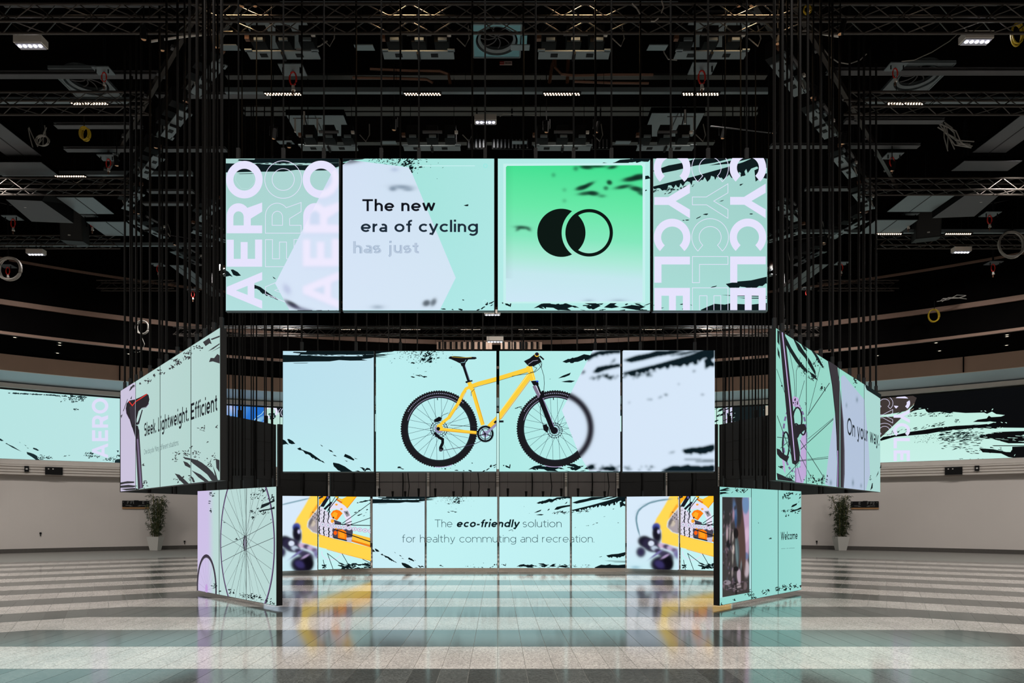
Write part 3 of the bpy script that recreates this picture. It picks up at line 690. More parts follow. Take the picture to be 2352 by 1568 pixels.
cu.annulus(1114, 694, 5, 5, 1.2, (190, 240, 240), 'picture', n=16)
cu.poly([(1065, 473), (1076, 470.5), (1075.5, 475), (1070, 475)], INK, 'brush_marks')
write(cu, 'The new', 0.165, 833, 999.5, 486.5, 27.4, (14, 17, 26)); write(cu, 'era of cycling', 0.16, 829.5, 1098.5, 534.3, 27.4, (27, 42, 56))
write(cu, 'has just', 0.17, 812.3, 962, 583.2, 27.4, (166, 185, 208)); write(cu, 'has just', 0.10, 813.3, 963, 583.2, 27.4, (186, 202, 222))
def green(X, Y, ppp):
    k = np.interp(Y + (X - 1160) * -0.06, [375, 470, 540, 590, 625, 700], [0, 1, 2, 3, 4, 5]); cs = [lin(c) for c in ((66, 224, 146), (104, 232, 168), (132, 232, 190), (172, 234, 216), (196, 232, 238), (206, 232, 247))]
    C = np.stack([np.interp(k, range(6), [c[j] for c in cs]) for j in range(3)], -1)
    C = C * (1 - 0.12 * np.clip((1180 - X) / 20, 0, 1)[..., None] * (Y < 640)[..., None])
    D = (10, 40, 32); return soft_blobs(X, Y, C, [(1336, 433, 30, 11, -14, D, 1.6, 0.96), (1350, 427, 30, 9, -25, D, 1.6, 0.95), (1345, 446, 34, 9, -6, D, 1.7, 0.9), (1362, 446, 26, 11, 5, D, 1.7, 0.96), (1399, 421, 13, 11, 20, D, 1.8, 0.95),
        (1391, 434, 11, 9, 0, D, 2, 0.75), (1450, 413, 42, 12, -8, D, 1.8, 0.98), (1468, 408, 34, 14, -4, D, 1.8, 0.97), (1430, 431, 36, 9, -10, D, 1.8, 0.95), (1462, 436, 34, 12, 12, D, 1.9, 0.96), (1472, 446, 18, 9, 20, D, 2, 0.85),
        (1346, 386, 30, 10, 5, D, 1.6, 0.95), (1370, 384, 44, 7, 0, D, 1.6, 0.95), (1406, 386, 22, 8, -10, D, 1.6, 0.95), (1322, 389, 11, 10, 0, D, 2.6, 0.6), (1271, 404, 9, 9, 0, D, 2.4, 0.4), (1382, 452, 16, 7, 0, D, 2, 0.6), (1296, 438, 9, 8, 0, D, 2.4, 0.3), (1296, 463, 9, 8, 0, D, 2.4, 0.3),
        (1199, 524, 30, 8, 4, (12, 50, 40), 1.8, 0.9), (1190, 528, 12, 7, -30, (12, 50, 40), 1.8, 0.7), (1214, 528, 12, 7, 30, (12, 50, 40), 1.8, 0.7), (1420, 692, 26, 7, 0, (120, 140, 160), 3, 0.5), (1352, 692, 16, 6, 0, (120, 140, 160), 3, 0.5)], ppp)
cu.poly([(1156, 378), (1481, 376), (1481, 697), (1156, 698)], (196, 240, 238), 'picture')
cu.soft([(1162, 386), (1165, 383), (1472, 381.5), (1475, 385), (1475, 690), (1472, 693), (1165, 694), (1162, 691)], green, 1.6)
LOG = (6, 20, 16); c1, c2 = (1289, 536.3), (1352.6, 536.3)
cu.poly(arc(*c1, 55.3, 55.3, 63.6, 296.4, 40) + arc(*c2, 63, 63, 231.9, 128.1, 24), LOG, 'emblem')
cu.poly(arc(*c1, 55.3, 55.3, -54.1, 54.1, 24) + arc(*c2, 54.5, 54.5, 124.8, 235.2, 24), LOG, 'emblem')
cu.annulus(*c2, 54.5, 54.5, 7.6, LOG, 'emblem', n=64)
G_U = 'upper row of hanging screens'
rt = lambda *a: a
module(SU, 519, 778.5, UV0, UV1, cu, flat((170, 212, 208), (172, 212, 210), (180, 226, 226)), 'upper left screen with white AERO lettering standing on end', G_U, (0.1, 0.5, 0.86), lip=1, rod_r=0.012)
module(SU, 788, 1135, UV0, UV1, cu, flat((160, 226, 216), (172, 230, 226), (176, 232, 232)), 'upper screen reading The new era of cycling', G_U, (0.25, 0.5, 0.94), lip=1, rod_r=0.012)
module(SU, 1143.5, 1493, UV0, UV1, cu, flat((178, 234, 230), (180, 236, 230)), 'upper screen with green square and black two circle emblem', G_U, (0.25, 0.5, 0.75), lip=1, rod_r=0.012)
module(SU, 1500.5, 1762, UV0, UV1, cu, flat((166, 212, 206), (160, 208, 202), (170, 224, 218)), 'upper right screen with white CYCLE lettering standing on end', G_U, (0.16, 0.49, 0.83), lip=1, rod_r=0.012)

# ---- middle row, four modules with the bicycle
SM = Flat((-6, 11.45), (6, 11.45)); MV0, MV1 = float(SM.px(1143, 1082.5)[1]), float(SM.px(1143, 806)[1])
cm = Canvas(SM)
cm.polys(BL, INK, 'brush_marks'); cm.polys(BR, INK, 'brush_marks')
p3 = lambda x, y: (640 + x / 4.612, 780 + y / 4.612)
p4 = lambda x, y: (1140 + x / 4.523, 780 + y / 4.523)
q3 = lambda l: [p3(*p) for p in l]
q4 = lambda l: [p4(*p) for p in l]
BK, YE, YD = (16, 17, 22), (252, 208, 62), (226, 160, 40)
def wheel(cx, cy):
    for i in range(96):
        a = 3.75 * i; x, y = cx + 87.4 * math.cos(math.radians(a)), cy + 87.4 * math.sin(math.radians(a))
        cm.tris(strip([(x - 1.1 * math.sin(math.radians(a)), y + 1.1 * math.cos(math.radians(a))), (x + 1.1 * math.sin(math.radians(a)), y - 1.1 * math.cos(math.radians(a)))], 2.4), BK) if 0 else None
    T = []
    for i in range(96):
        a = math.radians(3.75 * i); c, s = math.cos(a), math.sin(a); T += strip([(cx + 85 * c, cy + 85 * s), (cx + 88.6 * c, cy + 88.6 * s)], 3.0)
    cm.tris(T, BK); cm.annulus(cx, cy, 87.2, 87.2, 14.5, (26, 26, 31)); T = []
    for i in range(34):
        a = math.radians(-150 + 3.1 * i); c, s = math.cos(a), math.sin(a); T += strip([(cx + 80.5 * c, cy + 80.5 * s), (cx + 82.5 * c, cy + 82.5 * s)], 2.2)
    cm.tris(T, (150, 150, 176)); cm.annulus(cx, cy, 75.0, 75.0, 1.6, (178, 172, 206), a0=-165, a1=-55); cm.annulus(cx, cy, 74.2, 74.2, 3.0, (30, 36, 42))
    T = []
    for i in range(28):
        a = 360 / 28 * i + 4; o = 70 * (1 if i % 2 else -1); h = math.radians(a + o); a = math.radians(a)
        T += strip([(cx + 7 * math.cos(h), cy + 7 * math.sin(h)), (cx + 72 * math.cos(a), cy + 72 * math.sin(a))], 0.75)
    cm.tris(T, (58, 84, 94)); cm.line([(cx - 4, cy - 71), (cx - 3.5, cy - 66)], 2, BK)
RW_, FW_ = (1008.6, 984.9), (1274.9, 984.5)
wheel(*RW_); wheel(*FW_)
for (cx, cy, r) in ((*RW_, 19), (FW_[0] - 1, FW_[1] + 4, 17)):
    T = []
    for i in range(20): a0 = 18 * i; T += strip(arc(cx, cy, r, r, a0, a0 + 12, 2), 2.4)
    cm.tris(T, (40, 44, 60)); cm.annulus(cx, cy, r - 4, r - 4, 1.5, (60, 64, 84), n=30); cm.disc(cx, cy, r - 9, r - 9, (150, 150, 184)); cm.disc(cx, cy, 4.5, 4.5, BK, n=16)
cm.line(q3([(1820, 905), (2120, 924)]), 1.2, (40, 44, 50)); cm.line(q3([(1745, 1172), (1900, 1145), (2080, 1104), (2150, 1070)]), 1.3, (70, 66, 90))
cm.line(q3([(1650, 985), (1700, 1035), (1738, 1055), (1738, 1095), (1712, 1150)]), 6.5, BK); cm.disc(*p3(1722, 1158), 5, 5, BK, n=14); cm.disc(*p3(1718, 1172), 4, 3, (70, 70, 80), n=12)
cm.poly(q3([(1645, 850), (1700, 815), (1730, 830), (1720, 860), (1680, 875), (1650, 865)]), BK); cm.line(q3([(1800, 775), (1740, 800), (1700, 850)]), 1, BK)
# seat and post
cm.line(q3([(1955, 262), (2015, 440)]), 6.6, (18, 18, 24)); cm.line(q3([(1972, 268), (2022, 430)]), 1.2, (120, 120, 150))
cm.poly(q3([(1920, 240), (1985, 235), (1975, 275), (1940, 285)]), BK)
cm.poly(q3([(1800, 195), (1815, 180), (1860, 176), (1920, 180), (1990, 190), (2050, 184), (2090, 186), (2100, 200), (2080, 210), (2010, 212), (1990, 238), (1950, 252), (1915, 250), (1880, 232), (1830, 210), (1806, 204)]), (20, 20, 26))
cm.line(q3([(1835, 183), (1930, 193), (2045, 189)]), 0.9, (214, 178, 60)); cm.line(q3([(1985, 215), (1968, 242), (1930, 246)]), 1.3, (130, 170, 180))
# frame
cm.line(q3([(1704, 948), (2096, 986)]), 7.2, YE); cm.line(q3([(1720, 962), (2096, 998)]), 1.6, YD)
cm.line(q3([(2030, 500), (1985, 522), (1950, 575), (1905, 670), (1800, 830), (1750, 868), (1694, 925)]), 6.8, YE); cm.line(q3([(1990, 545), (1915, 685), (1812, 842)]), 1.0, YD)
cm.poly(q3([(1680, 905), (1710, 890), (1745, 925), (1735, 962), (1700, 965), (1676, 930)]), YE); cm.disc(*p3(1692, 944), 4.2, 4.2, BK, n=14)
cm.line(q3([(2052, 520), (2164, 905)]), 8.8, YE); cm.line(q3([(2070, 540), (2176, 890)]), 1.4, YD)
cm.line(q3([(2018, 452), (2048, 530)]), 9.5, YE)
cm.line([p3(2035, 498), p3(2120, 468), p3(2300, 422), p4(200, 352), p4(335, 312)], 9.0, YE, w1=11); cm.line([p3(2060, 512), p3(2300, 446), p4(200, 376), p4(330, 340)], 1.0, (120, 100, 50))
cm.line([p4(345, 372), p4(30, 800), p3(2225, 925)], 12.5, YE, w1=10); cm.line([p4(330, 365), p4(30, 760)], 1.6, (255, 232, 130)); cm.line([p4(375, 388), p4(60, 812), p3(2250, 930)], 1.5, YD)
cm.line(q4([(337, 275), (382, 425)]), 13.5, YE, w1=11.5); cm.line(q4([(350, 285), (390, 415)]), 2.0, (255, 226, 110))
cm.line([p3(2080, 520), p3(2040, 560), p3(2042, 600)], 1.0, BK); cm.line(q3([(1990, 452), (2054, 437)]), 3.2, BK); cm.disc(*p3(1992, 452), 2.6, 2.4, BK, n=12)
# fork, bars, cables
cm.poly(q4([(358, 432), (430, 428), (440, 470), (400, 492), (378, 468)]), BK); cm.disc(*p4(425, 436), 3, 1.8, (40, 70, 200), n=12)
cm.line(q4([(392, 480), (470, 640)]), 8.6, (126, 116, 140)); cm.line(q4([(408, 478), (484, 636)]), 1.4, (224, 216, 236)); cm.line(q4([(424, 470), (460, 560)]), 4, BK)
cm.line(q4([(452, 600), (590, 945)]), 11.5, (18, 17, 24)); cm.line(q4([(482, 610), (612, 940)]), 1.5, (150, 136, 176)); cm.poly(q4([(470, 535), (495, 530), (498, 600), (440, 612)]), BK)
cm.disc(*p4(600, 945), 8, 8, (18, 17, 24), n=20); cm.poly(q4([(480, 890), (520, 878), (545, 930), (520, 965), (490, 940)]), BK)
cm.line(q4([(335, 270), (352, 220), (400, 180), (440, 165)]), 9.5, BK); cm.poly(q4([(285, 228), (330, 205), (400, 170), (450, 195), (470, 235), (420, 262), (390, 280), (340, 282), (318, 262)]), (18, 18, 24))
cm.disc(*p4(420, 160), 5.2, 5.2, YE, n=18); cm.disc(*p4(420, 155), 4.4, 4.2, (24, 24, 44), n=18); cm.line(q4([(450, 175), (492, 212)]), 3.6, BK); cm.line(q4([(330, 262), (380, 225), (430, 218)]), 1.4, (150, 150, 170))
for l in ([(440, 225), (470, 270), (440, 310), (400, 340), (330, 358), (240, 370), (160, 385)], [(430, 240), (468, 300), (492, 380), (498, 460), (490, 545)], [(455, 210), (472, 250), (468, 290)], [(380, 280), (420, 300), (395, 335), (350, 345)],
          [(462, 640), (455, 740), (462, 830), (490, 900)]): cm.line(q4(l), 1.1, (24, 30, 36))
# crank
cm.annulus(*p3(2190, 1000), 18.6, 18.6, 4.2, BK, n=40); cm.annulus(*p3(2190, 1000), 13, 13, 1.8, (70, 74, 90), n=32); cm.disc(*p3(2190, 1000), 7.5, 7.5, (176, 172, 206), n=20)
T = []
for i in range(36):
    a = math.radians(10 * i); c, s = math.cos(a), math.sin(a); cx, cy = p3(2190, 1000); T += strip([(cx + 18 * c, cy + 18 * s), (cx + 19.8 * c, cy + 19.8 * s)], 1.6)
cm.tris(T, BK)
for i in range(5): a = math.radians(72 * i + 20); cx, cy = p3(2190, 1000); cm.line([(cx, cy), (cx + 15 * math.cos(a), cy + 15 * math.sin(a))], 2.6, (60, 62, 78))
cm.line([p3(2186, 1006), p3(2300, 905), p4(30, 856)], 6.2, (150, 148, 182), w1=4.4); cm.disc(*p3(2186, 1002), 3.4, 3.4, (40, 40, 52), n=14); cm.line([p3(2285, 885), p3(2300, 870), p4(75, 852)], 4.6, (24, 26, 34))
cm.annulus(*RW_, 88.6, 88.6, 1.2, (206, 186, 232), a0=70, a1=96, n=14); cm.annulus(*FW_, 88.6, 88.6, 1.2, (206, 186, 232), a0=80, a1=106, n=14)
def blurmid(X, Y, ppp):
    C = np.broadcast_to(np.array(lin((214, 230, 248))), X.shape + (3,)).copy(); C = paint(C, np.clip((X - 1300) / 400, 0, 1) * 0.3, (218, 236, 252))
    m = blur(mask(X, Y, BR), 2.6 * ppp); m = np.clip(m * 1.35, 0, 1); C = paint(C, m * 0.5, (130, 170, 186)); C = paint(C, m, (8, 26, 34))
    r = np.hypot(X - FW_[0], Y - FW_[1]); w = 1 / (1 + np.exp((np.abs(r - 81) - 7.6) / 1.7)); return paint(C, w, (26, 20, 34))
cm.soft([(1361, 805), (1641, 805), (1641, 1084), (1354, 1084), (1330, 1045), (1290, 943)], blurmid, 1.6)
G_M = 'middle row of hanging screens'
module(SM, 650, 858.5, MV0, MV1, cm, flat((186, 224, 238), (190, 226, 238), (190, 238, 240)), 'pale blue screen left of the bicycle picture, brush streak on top', G_M, (0.2, 0.8), lip=0.6)
module(SM, 863.5, 1140, MV0, MV1, cm, flat((188, 238, 240), (184, 236, 236)), 'screen with the rear wheel and saddle of a yellow bicycle', G_M, (0.2, 0.8), lip=0.6)
module(SM, 1147, 1423.5, MV0, MV1, cm, flat((176, 234, 230), (186, 238, 236)), 'screen with the front wheel and handlebar of a yellow bicycle', G_M, (0.2, 0.8), lip=0.6)
module(SM, 1430, 1639.5, MV0, MV1, cm, flat((214, 232, 250)), 'pale screen right of the bicycle picture with blurred black strokes', G_M, (0.2, 0.8), lip=0.6)

# ---- low rear row: four flat modules and two slanting pairs with the gear close-up
SL_ = Flat((-4, 19.4), (4, 19.4)); LV0, LV1 = float(SL_.px(1143, 1304)[1]), float(SL_.px(1143, 1140.6)[1])
cl = Canvas(SL_); fl = lambda x, y: (855 + (x - 650) / 1.701, 1140.5 + (y - 806) / 1.694)
cl.polys(remap(BL, fl), INK, 'brush_marks'); cl.polys(remap(BR, fl), INK, 'brush_marks')
TX = (62, 92, 100)
write(cl, 'The', 0.075, 998.5, 1039, 1210.3, 17.6, TX); write(cl, 'eco-friendly', 0.19, 1048, 1191.5, 1210.3, 17.6, (8, 26, 32), 0.2); write(cl, 'solution', 0.075, 1200.5, 1290, 1210.3, 17.6, TX)
write(cl, 'for healthy commuting and recreation.', 0.07, 923.5, 1365, 1245.2, 17.6, TX)
G_L = 'low rear row of screens'; BC = flat((194, 242, 244), (192, 240, 242))
for (a, b, lab) in ((856, 975.5, 'low rear screen left of the lettering, brush streak along its top'), (980, 1142, 'low rear screen with the first half of the eco-friendly sentence'),
                    (1147, 1309, 'low rear screen with the second half of the eco-friendly sentence'), (1313.5, 1436, 'low rear screen with bold black strokes in its upper corner')):
    t = module(SL_, a, b, LV0, LV1, cl, flat((202, 238, 246)) if a < 900 else BC, lab, G_L, (), th=0.1)
    O = t.location
    for r in (0.12, 0.38, 0.62, 0.88):                     # short hooks that stand on the module's top edge
        u = float(SL_.px(a, HY)[0]) + r * (b - a) * 19.4 / F; p = SL_.xyz(np.array(u), np.array(LV1), -0.05) - np.array(O)
        MB().bar(p, p + np.array((0, 0, 0.24 if r in (0.12, 0.88) else 0.16)), 0.026, 6, 0.04).bar(p, p + np.array((0, 0, 7.5)), 0.004, 4).build('hanging_hook', m_cable, t)
    MB().tube([p + np.array((-0.3, 0, 0)), p + np.array((-0.27, 0, 0.3)), p + np.array((-0.31, 0, 0.7)), p + np.array((-0.3, 0, 3.0))], 0.014, 5).build('power_cable', m_cable, t)
    tb = MB().box((0, 0.02, -(LV0) / 2), ((b - a) * 19.4 / F + 0.03, 0.1, LV0 - 0.004)).build('plinth', mat('plinth_beige', (204, 192, 180), 0.5), t)
def gears(cv, dx):
    G = lambda l: [(640 + x / 8.255 + dx, 1130 + y / 8.255) for x, y in l]
    W = 1 / 8.255; YG, OR = (255, 214, 78), (255, 128, 14); r = random.Random(4); D = (14, 20, 28)
    P = lambda pts, c: cv.poly(G(pts), c); L = lambda pts, w, c, **k: cv.line(G(pts), w * W, c, **k)
    def ell(cx, cy, rx, ry, c, n=20): cv.poly(G(arc(cx, cy, rx, ry, 0, 360, n)[:-1]), c)
    P([(1310, 60), (1485, 60), (1390, 190), (1290, 310), (1200, 230), (1190, 170), (1100, 110), (1040, 60)], (255, 196, 40)); L([(1480, 75), (1290, 312)], 14, (250, 150, 20))
    P([(1130, 60), (1330, 60), (1200, 130), (1130, 110)], (196, 240, 240)); L([(1090, 130), (1200, 200)], 34, (232, 120, 20))
    cv.annulus(640 + 1080 * W + dx, 1130 + 560 * W, 300 * W, 370 * W, 120 * W, (232, 226, 246), a0=-120, a1=40, n=30)
    cv.annulus(640 + 1000 * W + dx, 1130 + 1140 * W, 190 * W, 150 * W, 14 * W, (224, 222, 244), a0=-30, a1=190, n=24)
    for (x, y) in ((1095, 235), (1190, 320)): ell(x, y, 26, 20, (250, 170, 60), 8)
    P([(1230, 360), (1310, 350), (1350, 440), (1290, 470)], (150, 150, 160)); P([(1260, 380), (1300, 375), (1310, 430)], (60, 70, 70))
    P([(985, 410), (1030, 350), (1100, 330), (1160, 350), (1212, 400), (1105, 535), (1010, 480)], OR); P([(1010, 420), (1060, 370), (1120, 400), (1090, 500), (1030, 470)], (255, 176, 40))
    P([(1215, 412), (1275, 520), (1265, 590), (1180, 590), (1120, 545)], (190, 240, 240))
    P([(1380, 775), (1740, 868), (1740, 1045), (1380, 930)], (255, 196, 60)); P([(1380, 900), (1740, 1000), (1740, 1046), (1380, 936)], (240, 130, 20))
    P([(690, 240), (800, 270), (960, 400), (1060, 560), (1080, 700), (1060, 880), (800, 825), (600, 700), (560, 520), (640, 400)], (222, 218, 236))
    P([(530, 560), (640, 450), (740, 520), (750, 775), (640, 750), (560, 680)], (150, 142, 140)); P([(560, 600), (640, 560), (700, 640), (640, 690)], (196, 186, 170)); L([(540, 560), (600, 520), (560, 640)], 20, (90, 84, 90))
    for k in range(5):
        for j in range(9):
            x = 680 + k * 88 + abs(j - 4) * 4 + r.uniform(-6, 6); y = 290 + j * 74 + k * 16
            if 590 < y < 650 or y > 840 + k * 6 or (y < 330 and k > 1) or (k == 4 and y < 470): continue
            L(arc(x + 44, y, 56, 50, 225, 140, 6), 21, D if r.random() < 0.8 else (70, 66, 80)); ell(x + r.uniform(-10, 50), y + 36, 9, 9, (60, 58, 70), 6)
    ell(985, 545, 62, 62, (232, 228, 244)); ell(1015, 545, 32, 36, (250, 170, 50)); L(arc(985, 545, 60, 60, 100, 230, 8), 16, D)
    P([(1040, 520), (1180, 570), (1190, 620), (1060, 600)], (70, 64, 80)); P([(1020, 690), (1400, 700), (1400, 760), (1380, 930), (1290, 930), (1020, 860)], (74, 70, 84))
    P([(1115, 710), (1210, 705), (1275, 750), (1292, 905), (1120, 870)], OR); P([(1140, 740), (1240, 760), (1250, 870), (1150, 850)], (255, 160, 30)); ell(1070, 770, 34, 40, (250, 96, 20)); ell(1080, 700, 26, 20, (255, 150, 30))
    P([(1280, 860), (1390, 850), (1370, 950), (1280, 930)], (196, 190, 214)); L([(1040, 860), (1290, 915)], 22, (30, 32, 40))
    for i in range(10):
        x = 830 + i * 100; y = 612 + i * 14; ell(x, y, 50, 42, (226, 220, 240), 14); cv.line(G(arc(x, y, 44, 36, 0, 360, 12)), 7 * W, (176, 160, 196)); ell(x, y, 14, 14, (150, 190, 196), 8)
    P([(780, 270), (860, 130), (900, 60), (990, 60), (900, 200), (850, 280)], (24, 26, 38)); L([(1000, 190), (860, 325)], 40, (20, 24, 36)); ell(925, 100, 18, 26, (90, 90, 160), 8)
    for l, w in (([(965, 60), (965, 240), (948, 400)], 14), ([(1065, 90), (1000, 200), (910, 375)], 12), ([(1130, 90), (1040, 200), (940, 330)], 14), ([(1200, 590), (1370, 470), (1740, 195)], 12), ([(1280, 640), (1400, 600), (1740, 482)], 12), ([(1050, 600), (1400, 622), (1740, 630)], 15),
                 ([(1200, 620), (1380, 550)], 14), ([(1290, 645), (1390, 600)], 16), ([(1050, 700), (1300, 790), (1740, 942)], 17), ([(915, 1150), (1030, 1470)], 11), ([(915, 1155), (1200, 1375)], 11), ([(1190, 1155), (1270, 1290), (1345, 1430)], 11), ([(838, 1278), (878, 1480)], 11), ([(1580, 1265), (1740, 1350)], 11)): L(l, w, D)
    for i in range(46): cv.poly(G(blob(r.uniform(1090, 1740), r.uniform(1350, 1440), r.uniform(50, 150), r.uniform(18, 44), r.uniform(-12, 20), r, 9)), INK, 'brush_marks')
    for i in range(16): cv.poly(G(blob(850 + r.uniform(-36, 36), r.uniform(1375, 1430), 40, 24, r.uniform(-60, 60), r, 8)), INK, 'brush_marks')
    for i in range(26): x = r.uniform(1470, 1740); cv.poly(G(blob(x, 205 - (x - 1470) * 0.22, r.uniform(20, 70), r.uniform(12, 34), r.uniform(-30, 10), r, 8)), INK, 'brush_marks')
    for (x, y, l, w) in ((1440, 382, 90, 24), (1510, 350, 60, 18), (1520, 430, 110, 28), (1660, 330, 40, 30), (1600, 446, 60, 10), (1640, 386, 40, 8), (1720, 380, 20, 14)): cv.poly(G(blob(x, y, l, w, -18, r)), INK, 'brush_marks')
    # chain stay and the stay's corner, in front of the gears
    P([(720, 770), (800, 812), (1040, 880), (1400, 962), (1745, 1048), (1745, 1295), (1300, 1180), (900, 1070), (700, 1022)], YG); L([(760, 800), (1040, 885), (1400, 968)], 8, (250, 176, 50)); L([(900, 1078), (1300, 1186), (1745, 1298)], 10, (250, 170, 20))
    P([(720, 60), (905, 60), (880, 110), (740, 290), (700, 330), (720, 180)], (255, 176, 30)); L([(540, 165), (720, 130), (830, 80)], 34, (30, 40, 44))
    def soft(X, Y, ppp):
        C = np.broadcast_to(np.array(lin((216, 234, 250))), X.shape + (3,)).copy(); g = lambda l: G(l); U = W
        C = paint(C, np.clip((Y - 1240) / 60, 0, 1) * 0.5, (190, 238, 242))
        q = blur(mask(X, Y, [g([(600, 40), (740, 40), (760, 180), (740, 300), (610, 450), (540, 560), (530, 650), (620, 750), (760, 800), (760, 1040), (600, 1000), (430, 955), (425, 720), (370, 625), (290, 610), (330, 500), (440, 330), (520, 190)])]), 1.1 * ppp)
        C = paint(C, q, (255, 218, 84)); C = paint(C, blur(mask(X, Y, [g([(740, 270), (620, 440), (560, 520), (600, 400), (720, 220)])]), 1.2 * ppp), (252, 166, 40))
        C = paint(C, blur(mask(X, Y, [g([(560, 560), (640, 440), (760, 300), (770, 790), (640, 750), (545, 660)])]), 0.8 * ppp), (172, 162, 168))
        S = []
        def a(x, y, l, w, an, c, s=1.2, k=1.0): p = g([(x, y)])[0]; S.append((p[0], p[1], l * U, w * U, an, c, s, k))
        for i in range(8): a(640 + (i % 3) * 36, 380 + i * 26, 26, 20, 30 * i, (40, 38, 48), 0.5)
        a(640, 590, 90, 120, 20, (214, 200, 180), 1.2, 0.8); a(600, 560, 60, 160, 20, (84, 80, 88), 1.2, 0.8)
        if dx: 
            for p, q_ in zip([(546, 139), (380, 160), (199, 208), (60, 290), (-10, 364), (-40, 450), (-45, 538), (-25, 660)], [(380, 160), (199, 208), (60, 290), (-10, 364), (-40, 450), (-45, 538), (-25, 660), (7, 781)]): a((p[0] + q_[0]) / 2, (p[1] + q_[1]) / 2, math.dist(p, q_) * 1.5, 26, math.degrees(math.atan2(q_[1] - p[1], q_[0] - p[0])), (96, 140, 156), 0.9)
        else:
            for i in range(5): a(110 + i * 95, 225 - i * 22, 150, 20, -14, (120, 160, 176), 0.8)
        a(330, 660, 150, 160, 30, (70, 84, 170), 1.4); a(340, 800, 170, 320, -8, (20, 18, 34), 1.6); a(375, 745, 50, 70, 0, (190, 190, 230), 1)
        a(110, 930, 260, 220, 10, (26, 24, 44), 2); a(240, 1000, 340, 260, 20, (44, 40, 66), 2); a(235, 968, 105, 100, 0, (216, 226, 246), 1.2); a(40, 1130, 180, 200, 0, (50, 46, 80), 2.5)
        for i, (x, y, c) in enumerate([(440, 1010, (210, 180, 214)), (520, 1030, (70, 56, 90)), (600, 1060, (196, 176, 214)), (680, 1100, (110, 96, 130)), (720, 1160, (150, 150, 190)), (300, 1060, (190, 206, 226)), (360, 1110, (60, 52, 84))]): a(x, y, 130, 90, 15, c, 1.6)
        a(500, 1180, 330, 150, 20, (60, 54, 84), 2); a(330, 1170, 260, 40, -35, (120, 116, 170), 1); a(430, 1370, 420, 330, 10, (26, 22, 44), 2.2); a(560, 1330, 200, 280, 0, (12, 10, 22), 2); a(390, 1360, 180, 120, 30, (56, 50, 100), 2)
        a(500, 1210, 150, 40, -30, (170, 150, 190), 1); a(760, 1180, 190, 170, 20, (120, 116, 164), 2.2, 0.9); a(800, 1100, 160, 90, 20, (186, 180, 214), 2, 0.8); a(-60, 1420, 150, 60, 0, (120, 170, 190), 2, 0.6)
        return soft_blobs(X, Y, C, S, ppp)
    cv.soft(G([(-330, 40), (735, 40), (735, 300), (740, 790), (770, 1020), (900, 1075), (850, 1290), (760, 1500), (-330, 1500)][:3] + [(735, 1500), (-330, 1500)]), soft, 0.9)
SGL = Flat((-3.60 - 2.56, 19.40 - 1.03), (-3.60, 19.40)); SGR = Flat((3.60, 19.40), (3.60 + 2.56, 19.40 - 1.03))
cg = Canvas(SGL); gears(cg, 0)
module(SGL, 606, 727.5, LV0, LV1, cg, flat((216, 234, 250)), 'outer left gear close-up screen with blurred dark derailleur', G_L, (0.3, 0.7), rod_r=0.008)
module(SGL, 731, 850, LV0, LV1, cg, flat((196, 242, 242)), 'inner left gear close-up screen with yellow frame and chain', G_L, (0.3, 0.7), rod_r=0.008)
cg = Canvas(SGR); gears(cg, 829)
module(SGR, 1441.5, 1559.5, LV0, LV1, cg, flat((216, 234, 250)), 'inner right gear close-up screen with blurred derailleur and cable', G_L, (0.3, 0.7), rod_r=0.008)
module(SGR, 1563.5, 1682, LV0, LV1, cg, flat((196, 242, 242)), 'outer right gear close-up screen partly behind the Welcome screen', G_L, (0.3, 0.7), rod_r=0.008)
for sg in (SGL, SGR):
    o = solid(sg, 0.0, sg.L, 0.0, LV0 - 0.01, -0.08, 0.02, 'screen_plinth', mat('plinth_beige', (204, 192, 180), 0.5), None, np.zeros(3))
    tag(o, 'beige plinth strip under the %s gear close-up screens' % ('left' if sg is SGL else 'right'), 'plinth')

